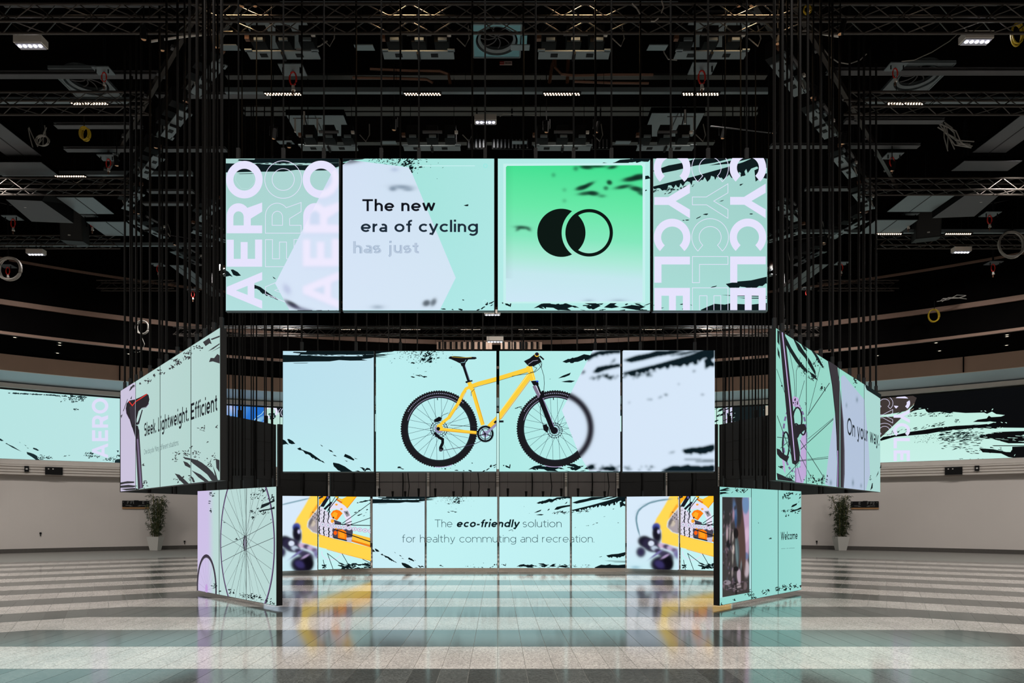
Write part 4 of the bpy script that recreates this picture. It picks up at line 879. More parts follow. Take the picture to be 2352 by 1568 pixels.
# ---- slanting side screens
def side(sgn, a, b): return Flat((sgn * a[0], a[1]), (sgn * b[0], b[1])) if sgn < 0 else Flat((b[0], b[1]), (a[0], a[1]))
SA = Flat((-7.8, 14.0), (-3.70, 9.09)); SB = Flat((3.70, 9.09), (7.8, 14.0)); AV0, AV1 = 2.083, 4.105
ca_ = Canvas(SA); s5 = lambda l: [(260 + x / 3.92, 740 + y / 3.92) for x, y in l]; GI = (54, 54, 58)
ca_.polys([s5(l) for l in ([(60, 560), (206, 545), (206, 1530), (60, 1540)],)], (202, 194, 220))
r = random.Random(9)
B = [[(810, 178), (868, 140), (890, 195), (870, 190), (835, 215)], [(865, 358), (880, 320), (912, 322), (940, 285), (965, 300), (965, 372), (900, 352)], [(855, 262), (900, 228), (962, 188), (960, 200), (905, 240)], [(885, 268), (965, 218), (965, 226)], [(880, 150), (965, 118), (965, 132), (890, 160)],
     [(628, 1210), (700, 1225), (760, 1240), (800, 1262), (850, 1300), (900, 1350), (950, 1425), (890, 1425), (850, 1370), (800, 1330), (720, 1270), (690, 1240), (650, 1232)], [(632, 1248), (670, 1262), (700, 1290), (704, 1316), (650, 1290)], [(708, 1332), (790, 1370), (866, 1432), (828, 1436), (770, 1395)],
     [(556, 1360), (600, 1372), (640, 1410), (684, 1452), (640, 1458), (600, 1420)], [(925, 1228), (960, 1240), (960, 1350), (932, 1310)], [(700, 1380), (724, 1400), (740, 1440), (720, 1440)], [(900, 1290), (925, 1350), (945, 1420), (930, 1420)],
     [(64, 1442), (130, 1430), (192, 1432), (190, 1446), (110, 1452), (64, 1462)], [(64, 1470), (140, 1462), (220, 1472), (180, 1486), (64, 1490)], [(70, 1500), (200, 1490), (240, 1504), (120, 1512)], [(90, 800), (130, 690), (134, 692), (96, 800)], [(145, 620), (160, 580), (200, 560), (160, 610)], [(155, 690), (172, 660), (168, 690)], [(70, 840), (86, 826), (76, 866)]]
for i in range(16): x = r.uniform(500, 700); B.append(blob(x, 640 - 0.624 * x + 90 + r.uniform(-34, 14) + 10, r.uniform(16, 50), r.uniform(12, 26), r.uniform(-70, 40), r))
for (cx, cy, n, sx, sy) in ((570, 345, 26, 50, 34), (680, 275, 14, 30, 16), (770, 225, 12, 40, 16), (325, 525, 14, 24, 24), (430, 450, 12, 22, 24), (375, 480, 5, 16, 20), (245, 548, 4, 8, 8), (185, 570, 6, 12, 14), (575, 1180, 10, 36, 30), (660, 1180, 16, 40, 30), (740, 1190, 16, 50, 40), (860, 1280, 18, 60, 40), (590, 1400, 18, 40, 50),
                             (280, 1460, 16, 22, 40), (275, 1285, 6, 14, 10), (800, 950, 9, 34, 22), (930, 945, 5, 16, 12), (560, 1230, 8, 20, 24), (700, 1400, 8, 20, 30), (705, 1120, 5, 14, 12), (850, 1078, 3, 12, 6), (900, 1210, 8, 24, 26)):
    for i in range(n): B.append(blob(cx + r.gauss(0, sx * 0.55), cy + r.gauss(0, sy * 0.55), r.uniform(8, 34), r.uniform(5, 15), r.uniform(-80, 40), r, 8))
ca_.polys([s5(l) for l in B], GI, 'brush_marks')
# saddle and post
for P, c in (([(208, 950), (236, 966), (270, 1492), (226, 1502), (205, 1100)], (60, 50, 64)), ([(216, 1050), (228, 1050), (262, 1492), (246, 1496)], (120, 106, 136)), ([(170, 930), (225, 930), (238, 985), (210, 1060), (194, 1010)], (34, 30, 38)),
             ([(232, 880), (262, 785), (270, 790), (236, 915), (218, 925), (205, 905), (222, 900)], (44, 40, 50)), ([(118, 770), (124, 730), (150, 704), (200, 694), (250, 672), (305, 642), (322, 655), (330, 695), (320, 735), (298, 762), (262, 770), (232, 800), (215, 870), (212, 940), (172, 945), (150, 870), (120, 815)], (36, 32, 38)),
             ([(150, 760), (200, 745), (210, 860), (180, 930), (160, 870)], (52, 46, 56))): ca_.poly(s5(P), c)
ca_.line(s5([(146, 712), (176, 750), (208, 712), (252, 685), (308, 646)]), 2.2, (222, 52, 46)); ca_.line(s5([(118, 770), (124, 820), (150, 870)]), 1, (90, 60, 100)); ca_.line(s5([(262, 775), (300, 766), (326, 730)]), 1, (110, 70, 120))
write_uv(ca_, 'Sleek. Lightweight. Efficient', 0.155, (332.7, 1000.7), (500.5, 945.5), 0.24, (26, 30, 36))
write_uv(ca_, 'One bicycle. Many different situations.', 0.10, (332, 1042.5), (412, 1023.5), 0.093, (96, 116, 118))
G_S = 'slanting upper side screens'
for (a, b, lab) in ((277.5, 311.5, 'slanting screen with the front of a black saddle, farthest out on the left'), (312.5, 367.5, 'slanting screen with Sleek and half a saddle'), (368.7, 438, 'slanting screen with Lightweight'), (439.3, 505.5, 'slanting screen with Efficient, nearest to the upper row')):
    module(SA, a, b, AV0, AV1, ca_, flat((184, 214, 210), (180, 212, 206)), lab, G_S, (0.12, 0.5, 0.88) if a < 430 else (0.1, 0.4, 0.7, 0.95), rod_r=0.02)
cb = Canvas(SB); s6 = lambda l: [(1640 + x / 3.7325, 740 + y / 3.7325) for x, y in l]
cb.polys([s6(l) for l in ([(1085, 470), (1110, 450), (1200, 560), (1285, 660), (1320, 1000), (1336, 1300), (1300, 1440), (1100, 1425), (1100, 800)], [(1032, 780), (1050, 1000), (1050, 1410), (950, 1390), (985, 1100)])], (178, 194, 218))
r = random.Random(12)
LG = (190, 168, 214)
T = []
for i in range(26): a0 = 14 * i; T += strip([*[(q[0], q[1]) for q in arc(690, 990, 100, 290, a0, a0 + 9, 3)]], 16)
cb.tris([s6(t) for t in T], (120, 106, 150)); cb.polys([s6(l) for l in ([(650, 700), (680, 630), (720, 650), (745, 760), (700, 730)], [(740, 1000), (785, 900), (790, 1300), (760, 1380), (735, 1380)], [(690, 1250), (760, 1240), (740, 1390), (690, 1380)], [(575, 1100), (600, 1150), (610, 1300), (590, 1260)])], LG)
for (x, y, rx, ry) in ((712, 830, 38, 100), (612, 1050, 28, 110), (700, 930, 26, 60), (760, 920, 20, 44)): cb.line(s6(arc(x, y, rx, ry, 0, 360, 24)), 3.4, (30, 28, 38))
cb.polys([s6(l) for l in ([(640, 860), (700, 880), (760, 870), (790, 910), (730, 960), (700, 1010), (660, 960)], [(532, 1080), (560, 1090), (590, 1130), (640, 1150), (620, 1200), (560, 1160), (536, 1130)], [(532, 1290), (580, 1310), (640, 1340), (700, 1368), (540, 1350)])], (36, 34, 40))
for l, w in (([(532, 400), (600, 600), (640, 700)], 1), ([(640, 240), (680, 450), (690, 640)], 1), ([(735, 300), (700, 420), (700, 640)], 1), ([(770, 500), (720, 680)], 1), ([(905, 380), (805, 780)], 1), ([(985, 520), (795, 800)], 1.6), ([(1018, 830), (735, 1090)], 1.6), ([(1018, 820), (800, 1000)], 1), ([(720, 1190), (972, 1165)], 1.3), ([(720, 1184), (972, 1152)], 1),
             ([(730, 1010), (935, 1330)], 1.4), ([(700, 1080), (830, 1340)], 1.2), ([(532, 985), (700, 1000)], 1.6), ([(532, 800), (640, 1100), (690, 1230)], 1.4), ([(560, 1080), (700, 960)], 1.4), ([(600, 1330), (720, 1200)], 1.4), ([(700, 1220), (740, 1370)], 1), ([(690, 1220), (690, 1370)], 1)): cb.line(s6(l), w, (50, 66, 68))
cb.poly(s6([(545, 62), (598, 100), (640, 480), (680, 860), (726, 1120), (722, 1190), (690, 1222), (660, 1210), (630, 980), (590, 560)]), (38, 36, 42)); cb.line(s6([(574, 88), (600, 320), (640, 700), (684, 1185)]), 2.4, (190, 168, 216))
cb.poly(s6([(962, 300), (1046, 356)] + [(1060, 480), (1080, 650), (1100, 850), (1110, 1100), (1110, 1300), (1103, 1420), (1042, 1412), (1046, 1200), (1040, 980), (1026, 760), (1002, 540), (980, 400)]), (54, 50, 56))
cb.line(s6([(968, 330), (1004, 540), (1030, 780), (1046, 1000), (1050, 1200), (1046, 1408)]), 1.6, (28, 26, 32)); cb.line(s6([(1050, 1100), (1052, 1250), (1050, 1410)]), 1.4, (190, 150, 220)); cb.line(s6([(1062, 500), (1096, 850), (1104, 1100), (1098, 1414)]), 2, (84, 80, 92))
B = [[(598, 120), (650, 220), (700, 300), (750, 370), (800, 420), (790, 438), (740, 400), (690, 340), (640, 260), (602, 190)], [(664, 138), (720, 190), (770, 265), (820, 340), (858, 420), (862, 462), (810, 380), (770, 310), (710, 240)], [(800, 420), (850, 450), (880, 500), (830, 470)], [(810, 225), (850, 250), (890, 310), (935, 400), (900, 368), (860, 300)],
     [(735, 190), (770, 210), (790, 250), (760, 235)], [(528, 60), (545, 80), (548, 200), (530, 170)], [(530, 210), (548, 260), (552, 320), (534, 280)], [(1275, 520), (1340, 560), (1424, 600), (1424, 660), (1380, 630), (1300, 580)], [(1330, 1440), (1345, 1380), (1352, 1376), (1350, 1420)], [(1378, 1330), (1402, 1270), (1398, 1300)], [(1412, 1250), (1424, 1210), (1424, 1250)]]
for (cx, cy, n, sx, sy) in ((770, 430, 16, 40, 40), (830, 480, 16, 30, 26), (890, 340, 24, 40, 60), (915, 560, 14, 24, 34), (1200, 490, 14, 16, 50), (720, 370, 10, 30, 40), (840, 1350, 26, 60, 30), (920, 1345, 22, 30, 34), (640, 1330, 16, 40, 24), (1330, 1340, 5, 10, 30), (560, 1240, 8, 24, 10), (570, 540, 3, 6, 12), (690, 700, 12, 24, 40), (1290, 530, 10, 20, 16), (770, 700, 3, 6, 10)):
    for i in range(n): B.append(blob(cx + r.gauss(0, sx * 0.55), cy + r.gauss(0, sy * 0.55), r.uniform(8, 32), r.uniform(5, 14), r.uniform(20, 90), r, 8))
cb.polys([s6(l) for l in B], (14, 26, 28), 'brush_marks')
for (x, y, w, h) in ((990, 1375, 16, 34), (1180, 1375, 14, 40), (1215, 665, 14, 30), (1250, 1400, 10, 20), (1124, 712, 8, 20)):
    cb.soft(s6(arc(x, y, w * 1.8, h * 1.6, 0, 360, 10)[:-1]), lambda X, Y, p, x=x, y=y, w=w, h=h: soft_blobs(X, Y, np.broadcast_to(np.array(lin((178, 194, 218))), X.shape + (3,)).copy(), [(1640 + x / 3.7325, 740 + y / 3.7325, w / 3.73, h / 3.73, 0, (80, 110, 120), 1.6, 0.7)], p), 0.8)
write_uv(cb, 'On your way.', 0.14, (1942.4, 999.8), (2016.6, 1021.5), 0.30, (34, 44, 52))
for (a, b, lab) in ((1782, 1851, 'slanting screen with a dark fork leg and brake disc, nearest to the upper row'), (1852.3, 1926, 'slanting screen with thin spokes left of the dark tyre'), (1927.3, 1984.3, 'slanting screen with the tyre edge and the words On you'), (1985.3, 2021.5, 'slanting screen with the word way, farthest out on the right')):
    module(SB, a, b, AV0, AV1, cb, flat((148, 214, 198), (152, 214, 200)) if a < 1980 else flat((170, 214, 208)), lab, G_S, (0.12, 0.5, 0.88) if a > 1800 else (0.05, 0.3, 0.6, 0.9), rod_r=0.02)

SC = Flat((-6.125, 13.96), (-3.72, 11.6)); SD = Flat((3.72, 11.6), (6.125, 13.96)); CV0, CV1 = 0.067, 2.096
cc = Canvas(SC); s7 = lambda l: [(440 + x / 4.752, 1090 + y / 4.752) for x, y in l]
def lavfade(X, Y, p):
    t = np.clip((X - 478) / 14, 0, 1)[..., None]; return np.array(lin((205, 192, 230))) * (1 - t) + np.array(lin((188, 217, 214))) * t
cc.soft(s7([(60, 160), (303, 150), (303, 1340), (60, 1260)]), lavfade, 4)
def circ(cv, u, v, R, a0=0, a1=360, n=90): return arc(u, v, R, R, a0, a1, n)
uc, vc = [float(x) for x in SC.px(*s7([(598, 745)])[0])]; uL = float(SC.px(*s7([(320, 700)])[0])[0]); uR = float(SC.px(*s7([(906, 700)])[0])[0]); uc = (uL + uR) / 2; RR = (uR - uL) / 2; EY = 1.42
cc.line(arc(uc, vc, RR, EY, 0, 360, 90), 0.05, (96, 78, 112), space='uv'); cc.line(arc(uc, vc, RR + 0.018, EY + 0.018, 0, 360, 90), 0.013, (40, 36, 46), space='uv'); cc.line(arc(uc, vc, RR - 0.02, EY - 0.02, 0, 360, 90), 0.009, (150, 128, 176), space='uv')
for i in range(32):
    a = 360 / 32 * i + 5; h = math.radians(a + (72 if i % 2 else -72)); a = math.radians(a)
    cc.line([(uc + 0.05 * math.cos(h), vc + 0.12 * math.sin(h)), (uc + (RR - 0.02) * math.cos(a), vc + (EY - 0.02) * math.sin(a))], 0.009 if i % 4 < 2 else 0.006, (54, 58, 64), space='uv')
cc.poly(arc(uc, vc, 0.07, 0.15, 0, 360, 20)[:-1], (52, 42, 58), space='uv'); cc.poly(arc(uc, vc, 0.025, 0.08, 0, 360, 14)[:-1], (140, 130, 160), space='uv')
u2, v2 = [float(x) for x in SC.px(*s7([(180, 1245)])[0])]; ul = float(SC.px(*s7([(80, 1200)])[0])[0]); ur = float(SC.px(*s7([(284, 1200)])[0])[0]); u2 = (ul + ur) / 2; R2 = (ur - ul) / 2; v2 = float(SC.px(*s7([(180, 1240)])[0])[1]); E2 = float(SC.px(*s7([(180, 885)])[0])[1]) - v2
for i in range(14): a = math.radians(24 * i + 4); cc.line([(u2, v2 - 0.02), (u2 + R2 * math.cos(a), v2 + E2 * math.sin(a))], 0.004, (150, 150, 168), space='uv')
cc.line(arc(u2, v2, R2, E2, 0, 360, 60), 0.065, (62, 54, 68), space='uv'); cc.line(arc(u2, v2, R2 - 0.035, E2 - 0.035, 0, 360, 60), 0.012, (140, 140, 150), space='uv'); cc.poly(arc(u2, v2, 0.06, 0.09, 0, 360, 16)[:-1], (196, 160, 220), space='uv')
r = random.Random(22); B = [[(770, 370), (785, 325), (860, 300), (925, 268), (925, 292), (880, 310), (860, 330)], [(748, 395), (800, 380), (870, 370), (925, 345), (925, 372), (860, 385), (790, 398), (770, 412)]]
for (cx, cy, n, sx, sy) in ((720, 220, 26, 60, 36), (790, 170, 20, 40, 24), (850, 270, 14, 70, 20), (690, 410, 14, 36, 20), (820, 415, 14, 40, 18), (905, 230, 10, 20, 30), (680, 460, 6, 20, 12), (240, 215, 14, 24, 40), (210, 290, 5, 12, 16), (225, 390, 6, 14, 24), (585, 1310, 16, 34, 26), (650, 1330, 18, 34, 26),
                             (700, 1335, 16, 28, 24), (755, 1330, 14, 20, 34), (840, 1370, 14, 36, 18), (900, 1400, 10, 26, 16), (435, 1270, 10, 12, 26), (480, 1275, 8, 12, 28), (275, 1210, 14, 20, 30), (330, 1270, 5, 18, 6), (510, 700, 6, 14, 8), (376, 520, 1, 3, 3), (885, 490, 2, 4, 4), (610, 1380, 8, 30, 10), (740, 370, 3, 8, 8)):
    for i in range(n): B.append(blob(cx + r.gauss(0, sx * 0.55), cy + r.gauss(0, sy * 0.55), r.uniform(8, 34), r.uniform(6, 16), r.uniform(-70, 20), r, 8))
cc.polys([s7(l) for l in B], (24, 34, 38), 'brush_marks')
G_D = 'slanting low screens near the floor'
for (a, b, lab) in ((454.3, 503.3, 'low slanting screen with a small tyre, lavender background'), (504.4, 565.2, 'low slanting screen with the left half of a large spoked wheel'), (566.3, 634.8, 'low slanting screen with the right half of a large spoked wheel')):
    module(SC, a, b, CV0, CV1, cc, flat((188, 217, 214), (184, 216, 212)), lab, G_D, (0.25, 0.75), th=0.11, rod_r=0.012)
cd = Canvas(SD); s8 = lambda l: [(1430 + x / 4.751, 1090 + y / 4.751) for x, y in l]
cd.polys([s8(l) for l in ([(1058, 238), (1404, 246), (1404, 1275), (1058, 1345)],)], (176, 222, 224))
def forest(X, Y, ppp):
    t = lambda x, y: (1640 + x / 5.41, 1110 + y / 5.41)
    C = np.broadcast_to(np.array(lin((64, 60, 60))), X.shape + (3,)).copy(); S = []
    def a(x, y, l, w, an, c, s=0.8, k=1.0): p = t(x, y); S.append((p[0], p[1], l / 5.41, w / 5.41, an, c, s, k))
    a(395, 500, 110, 900, 0, (190, 160, 190), 1, 1); a(390, 260, 90, 240, 0, (110, 140, 180), 1); a(400, 640, 60, 200, 8, (210, 180, 206), 1); a(395, 900, 60, 90, 0, (90, 120, 160), 1, 0.8); a(400, 1060, 70, 200, 0, (206, 190, 200), 1, 0.8)
    a(325, 600, 110, 1100, -4, (86, 66, 62), 0.8); a(300, 300, 90, 500, 0, (54, 50, 50), 1); a(165, 300, 120, 560, 0, (52, 50, 52), 1)
    a(256, 340, 44, 250, -5, (84, 112, 150), 1.2); a(240, 385, 24, 120, 0, (164, 136, 156), 1); a(266, 460, 20, 150, -3, (50, 80, 124), 0.9); a(262, 300, 30, 60, 10, (60, 60, 70), 1)
    for x, y, w, h, c in ((160, 620, 26, 170, (180, 160, 168)), (195, 600, 14, 190, (170, 160, 160)), (232, 660, 16, 110, (190, 180, 176)), (235, 820, 28, 110, (200, 186, 180)), (230, 930, 16, 130, (150, 146, 140)), (285, 840, 50, 360, (78, 92, 96)), (280, 860, 22, 300, (110, 130, 134)), (335, 1030, 18, 130, (120, 130, 134)),
                          (310, 1150, 54, 180, (190, 170, 186)), (225, 1110, 20, 90, (140, 130, 130)), (150, 900, 20, 300, (80, 72, 78)), (270, 620, 60, 130, (22, 20, 22)), (180, 760, 60, 120, (26, 26, 30)), (270, 1060, 70, 60, (24, 22, 24)), (240, 1250, 50, 220, (50, 46, 50)), (160, 1230, 90, 60, (150, 140, 150)), (300, 1270, 80, 60, (170, 156, 160)), (380, 1270, 60, 100, (110, 96, 100)),
                          (350, 1180, 44, 320, (58, 50, 48)), (270, 1300, 30, 200, (24, 22, 22))): a(x, y, w, h, r.uniform(-4, 4), c, 0.6, 0.9)
    q = random.Random(2)
    for i in range(60): a(q.uniform(105, 260), q.uniform(330, 1330), q.uniform(8, 16), q.uniform(16, 50), q.uniform(-12, 12), q.choice([(120, 100, 112), (40, 36, 40), (150, 130, 140), (80, 84, 96)]), 0.5, 0.7)
    for i in range(26): a(q.uniform(110, 420), q.uniform(1200, 1360), q.uniform(18, 40), q.uniform(8, 20), q.uniform(-20, 10), q.choice([(150, 136, 144), (60, 52, 58), (100, 86, 96)]), 0.5, 0.8)
    return soft_blobs(X, Y, C, S, ppp)
cd.soft(s8([(1085, 242), (1378, 248), (1381, 1284), (1087, 1336)]), forest, 0.7)
B = [[(1835, 355), (1850, 330), (1905, 308), (1896, 330), (1860, 350)], [(1820, 410), (1850, 385), (1900, 375), (1946, 350), (1946, 375), (1880, 395)], [(1058, 166), (1140, 140), (1170, 150), (1120, 160), (1180, 166), (1120, 176), (1058, 178)], [(1060, 190), (1150, 186), (1120, 196), (1168, 204), (1100, 206), (1060, 216)]]
for (cx, cy, n, sx, sy) in ((1790, 235, 26, 50, 30), (1840, 205, 16, 50, 18), (1770, 400, 14, 30, 22), (1870, 400, 20, 60, 24), (1930, 240, 10, 16, 40), (1775, 450, 7, 26, 12), (1320, 170, 24, 34, 26), (1240, 175, 12, 40, 24), (1375, 1300, 22, 24, 36), (1415, 1310, 10, 22, 28), (1545, 1290, 14, 26, 32), (1590, 1262, 8, 10, 16), (1690, 1250, 24, 26, 26),
                             (1750, 1225, 24, 34, 26), (1775, 1255, 12, 22, 20), (1830, 1220, 14, 10, 34), (1890, 1215, 18, 26, 22), (1940, 1215, 6, 8, 14), (1222, 1362, 5, 12, 10), (1075, 1420, 8, 16, 14), (1615, 695, 7, 18, 10), (1480, 523, 1, 3, 3), (1440, 1340, 8, 40, 8), (1100, 165, 10, 40, 12)):
    for i in range(n): B.append(blob(cx + r.gauss(0, sx * 0.55), cy + r.gauss(0, sy * 0.55), r.uniform(8, 32), r.uniform(6, 15), r.uniform(-70, 20), r, 8))
cd.polys([s8(l) for l in B], (10, 24, 26), 'brush_marks')
write_uv(cd, 'Welcome', 0.15, (1793, 1239.8), (1831.2, 1237.6), 0.16, (22, 40, 44))
for (x0, x1) in ((1728, 1775), (1785, 1806), (1812, 1874)): cd.line(s8([(x0, 806 - (x0 - 1728) * 0.05), (x1, 806 - (x1 - 1728) * 0.05)]), 1.3, (118, 168, 164))
for (a, b, lab) in ((1653, 1724.8, 'low slanting screen with a dark woodland photograph'), (1726, 1786.6, 'low slanting screen, almost plain turquoise, next to the woodland photograph'), (1787.8, 1840, 'low slanting screen with the word Welcome')):
    module(SD, a, b, CV0, CV1, cd, flat((148, 214, 206), (152, 216, 208)), lab, G_D, (0.25, 0.75), th=0.11, rod_r=0.012)

# ---- rear ring of screens seen from behind (they face away), hung above the low rear row
C_ = (-3.66, 20.8); B_ = (-6.15, 19.0); A_ = (-7.80, 14.16); n_back = 0
def backside(P0, P1, fr, lab, z0=2.1, z1=4.135, m_back=m_back):
    global n_back
    s = Flat(P0, P1)
    for i in range(len(fr) - 1):
        u0, u1 = fr[i] * s.L + 0.04, fr[i + 1] * s.L - 0.04; O = s.xyz(np.array((u0 + u1) / 2), np.array(z0), 0.0)
        t = thing('led_screen', tuple(O), lab % (('first', 'second', 'third', 'fourth', 'fifth', 'sixth')[i]), 'screen', 'rear ring of screens seen from behind')
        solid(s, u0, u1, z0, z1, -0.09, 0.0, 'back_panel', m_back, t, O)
        w = (u1 - u0) / 2
        for k in range(1, 4): solid(s, u0, u1, z0 + k * 0.508 - 0.006, z0 + k * 0.508 + 0.006, 0.001, 0.006, 'cabinet_joint', m_seamd, t, O)
        for k in range(0, 3): uu = u0 + 0.02 + (u1 - u0 - 0.04) * k / 2; solid(s, uu - 0.008, uu + 0.008, z0, z1, 0.001, 0.02, 'cabinet_joint', m_seamd, t, O)
        for rr in (0.2, 0.8):
            p = s.xyz(np.array(u0 + (u1 - u0) * rr), np.array(z1), -0.05) - O; MB().bar(p, (p[0], p[1], ROD_TOP - O[2]), 0.02, 6).box((p[0], p[1], p[2] + 0.1), (0.08, 0.08, 0.2)).build('hanging_tube', m_rod, t)
        p = s.xyz(np.array(u0 + (u1 - u0) * 0.5), np.array(z0), 0.03) - O; MB().tube([p, p + np.array((0.02, 0, 0.5)), p + np.array((-0.01, 0, 1.0)), p + np.array((0.0, 0, 2.04))], 0.014, 5).build('power_cable', m_cable, t)
backside(C_, (-C_[0], C_[1]), (0, 0.21, 0.5, 0.785, 1.0), 'back of the %s hanging screen, counted from the left, above the low rear row')
backside(B_, C_, (0, 0.5, 1.0), 'back of the %s slanting rear screen left of the middle backs', m_back=m_frame)  # slanting and side backs in black: weaker light there put into their colour
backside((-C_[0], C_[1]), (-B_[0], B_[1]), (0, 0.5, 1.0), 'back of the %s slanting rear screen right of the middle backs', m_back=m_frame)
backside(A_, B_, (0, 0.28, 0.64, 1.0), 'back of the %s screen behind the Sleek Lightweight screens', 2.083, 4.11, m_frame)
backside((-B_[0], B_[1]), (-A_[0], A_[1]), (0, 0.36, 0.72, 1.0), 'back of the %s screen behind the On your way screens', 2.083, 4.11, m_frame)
# loose hanging tubes of empty positions in the two corners of the screen cluster
ORD = ('first', 'second', 'third', 'fourth', 'fifth', 'sixth', 'seventh', 'eighth', 'ninth', 'tenth')
def tubes(xs, d, z0, z1, lab, r=0.016):
    for i, x in enumerate(xs):
        p = at(x, HY, d); o = thing('hanging_tube', (p.x, d, z0), lab + ', %s from the left' % ORD[i], 'tube', 'hanging tubes ' + lab.split('tube ')[-1]); MB().bar((0, 0, 0), (0, 0, z1 - z0), r, 7).build('tube', m_rod, o)
        MB().bar((0, 0, 0), (0, 0, 0.16), r * 1.15, 7).build('end_sleeve', m_cable, o)
tubes((535, 541, 548.5, 558, 563, 577, 582, 589, 607.5, 626.5), 15.5, 2.5, 10.9, 'thin dark hanging tube in the gap left of the bicycle screens', 0.013)
tubes((1661, 1683, 1703, 1710, 1720, 1728, 1742, 1750, 1757), 15.5, 2.5, 10.9, 'thin dark hanging tube in the gap right of the bicycle screens', 0.013)
tubes((455, 466, 478, 483, 500, 424, 408), 11.2, 4.3, 10.9, 'dark hanging tube above the Lightweight and Efficient screens', 0.016)
tubes((1792, 1808, 1835, 1868, 1886, 1905), 11.2, 4.3, 10.9, 'dark hanging tube above the fork leg and spokes screens', 0.016)

# ---- screens let into the round wall
SW = Round(34.5); WV0, WV1 = 3.92, 6.78
cw = Canvas(SW); c4 = lambda l: [(x / 7.129, 880 + y / 7.129) for x, y in l]; r = random.Random(40)
B = [[(-60, 900), (10, 905), (62, 942), (20, 945), (-60, 900)], [(84, 985), (110, 978), (130, 995), (220, 1035), (290, 1080), (355, 1120), (290, 1092), (200, 1050), (120, 1000)], [(308, 958), (330, 968), (335, 980)], [(390, 1002), (430, 1018), (430, 1030)], [(432, 1050), (465, 1058), (466, 1070)],
     [(545, 1052), (600, 1068), (640, 1098), (620, 1106), (540, 1074)], [(436, 1122), (500, 1138), (560, 1160), (610, 1190), (620, 1230), (680, 1270), (600, 1262), (520, 1205), (445, 1160)], [(1880, 1270), (1920, 1240), (1990, 1240), (1990, 1300), (1880, 1300)], [(1910, 1098), (1948, 1100), (1930, 1135)]]
for (cx, cy, n, sx, sy) in ((1335, 250, 34, 50, 50), (1150, 240, 40, 100, 50), (1260, 425, 10, 80, 12), (1200, 303, 6, 26, 10), (700, 1220, 30, 70, 40), (800, 1215, 14, 50, 26), (1080, 1188, 6, 34, 8), (1440, 1165, 20, 60, 36), (1500, 1170, 12, 24, 34), (1600, 1200, 14, 60, 20), (1780, 1245, 18, 50, 20), (1850, 1230, 16, 50, 26), (1930, 1190, 10, 34, 20)):
    for i in range(n): B.append(blob(cx + r.gauss(0, sx * 0.6), cy + r.gauss(0, sy * 0.6), r.uniform(12, 50), r.uniform(8, 20), r.uniform(-60, 30), r, 8))
for i in range(60): x = r.uniform(110, 1420); B.append(blob(x, 158 + (x - 110) * 0.048 + (6 if x > 900 else 0), r.uniform(30, 80), r.uniform(14, 34), r.uniform(-10, 10), r, 9))
cw.polys([c4(l) for l in B], (24, 44, 48), 'brush_marks')
for L in word(AERO, 'up', 248.3, 1051.8, 37, 33.2): cw.poly(L, (222, 222, 248), 'lettering')
wa = lambda px: float(SW.px(px, HY)[0])
# sky picture with the clipped ring letters (seen through the gap between the hanging screens)
sM = lambda l: [(510 + x / 5.407, 840 + y / 5.407) for x, y in l]
cs = Canvas(SW)
def sky(X, Y, p):
    t = np.clip((X - 515) / 90, 0, 1); C = np.broadcast_to(np.array(lin((36, 112, 206))), X.shape + (3,)).copy()
    S = [(524, 940, 40, 26, 20, (200, 206, 236), 4, 0.9), (536, 962, 60, 14, 60, (96, 160, 220), 4, 0.8), (556, 940, 30, 60, 30, (80, 146, 216), 5, 0.7), (520, 970, 30, 16, 0, (110, 160, 216), 4, 0.7), (596, 965, 30, 10, -40, (130, 190, 220), 1, 0.8), (585, 975, 30, 6, -50, (190, 214, 226), 1, 0.8)]
    return soft_blobs(X, Y, C, S, p)
cs.soft([(470, 925), (612, 925), (612, 985), (470, 985)], sky, 1.5); cs.line(sM([(380, 690), (440, 630), (490, 600), (520, 560)]), 1.4, (176, 226, 230)); cs.line(sM([(450, 730), (520, 690)]), 1.2, (170, 200, 230))
cs.poly([(606, 925), (652, 925), (652, 985), (606, 985)], (190, 226, 214)); cs.poly([(606, 925), (625, 925), (625, 985), (606, 985)], (206, 206, 232)); cs.poly([(636, 925), (664, 925), (664, 958), (640, 958), (636, 945)], (20, 24, 34))
cs.annulus(622, 946, 16, 15, 5, (232, 230, 252), 'lettering', n=30); cs.polys([sM(blob(590 + i * 9, 600 + (i % 3) * 24, 50, 30, 40 * i, r)) for i in range(8)], (28, 60, 56), 'brush_marks'); cs.line(sM(arc(760, 580, 60, 60, 130, 240, 10)), 1.2, (220, 220, 240), 'lettering'); cs.line(sM(arc(790, 580, 60, 60, 130, 240, 10)), 1.2, (220, 220, 240), 'lettering')
cr = Canvas(SW); sR = lambda l: [(2020 + x / 7.084, 890 + y / 7.084) for x, y in l]; KB = (10, 11, 13); AQ = (196, 238, 226)
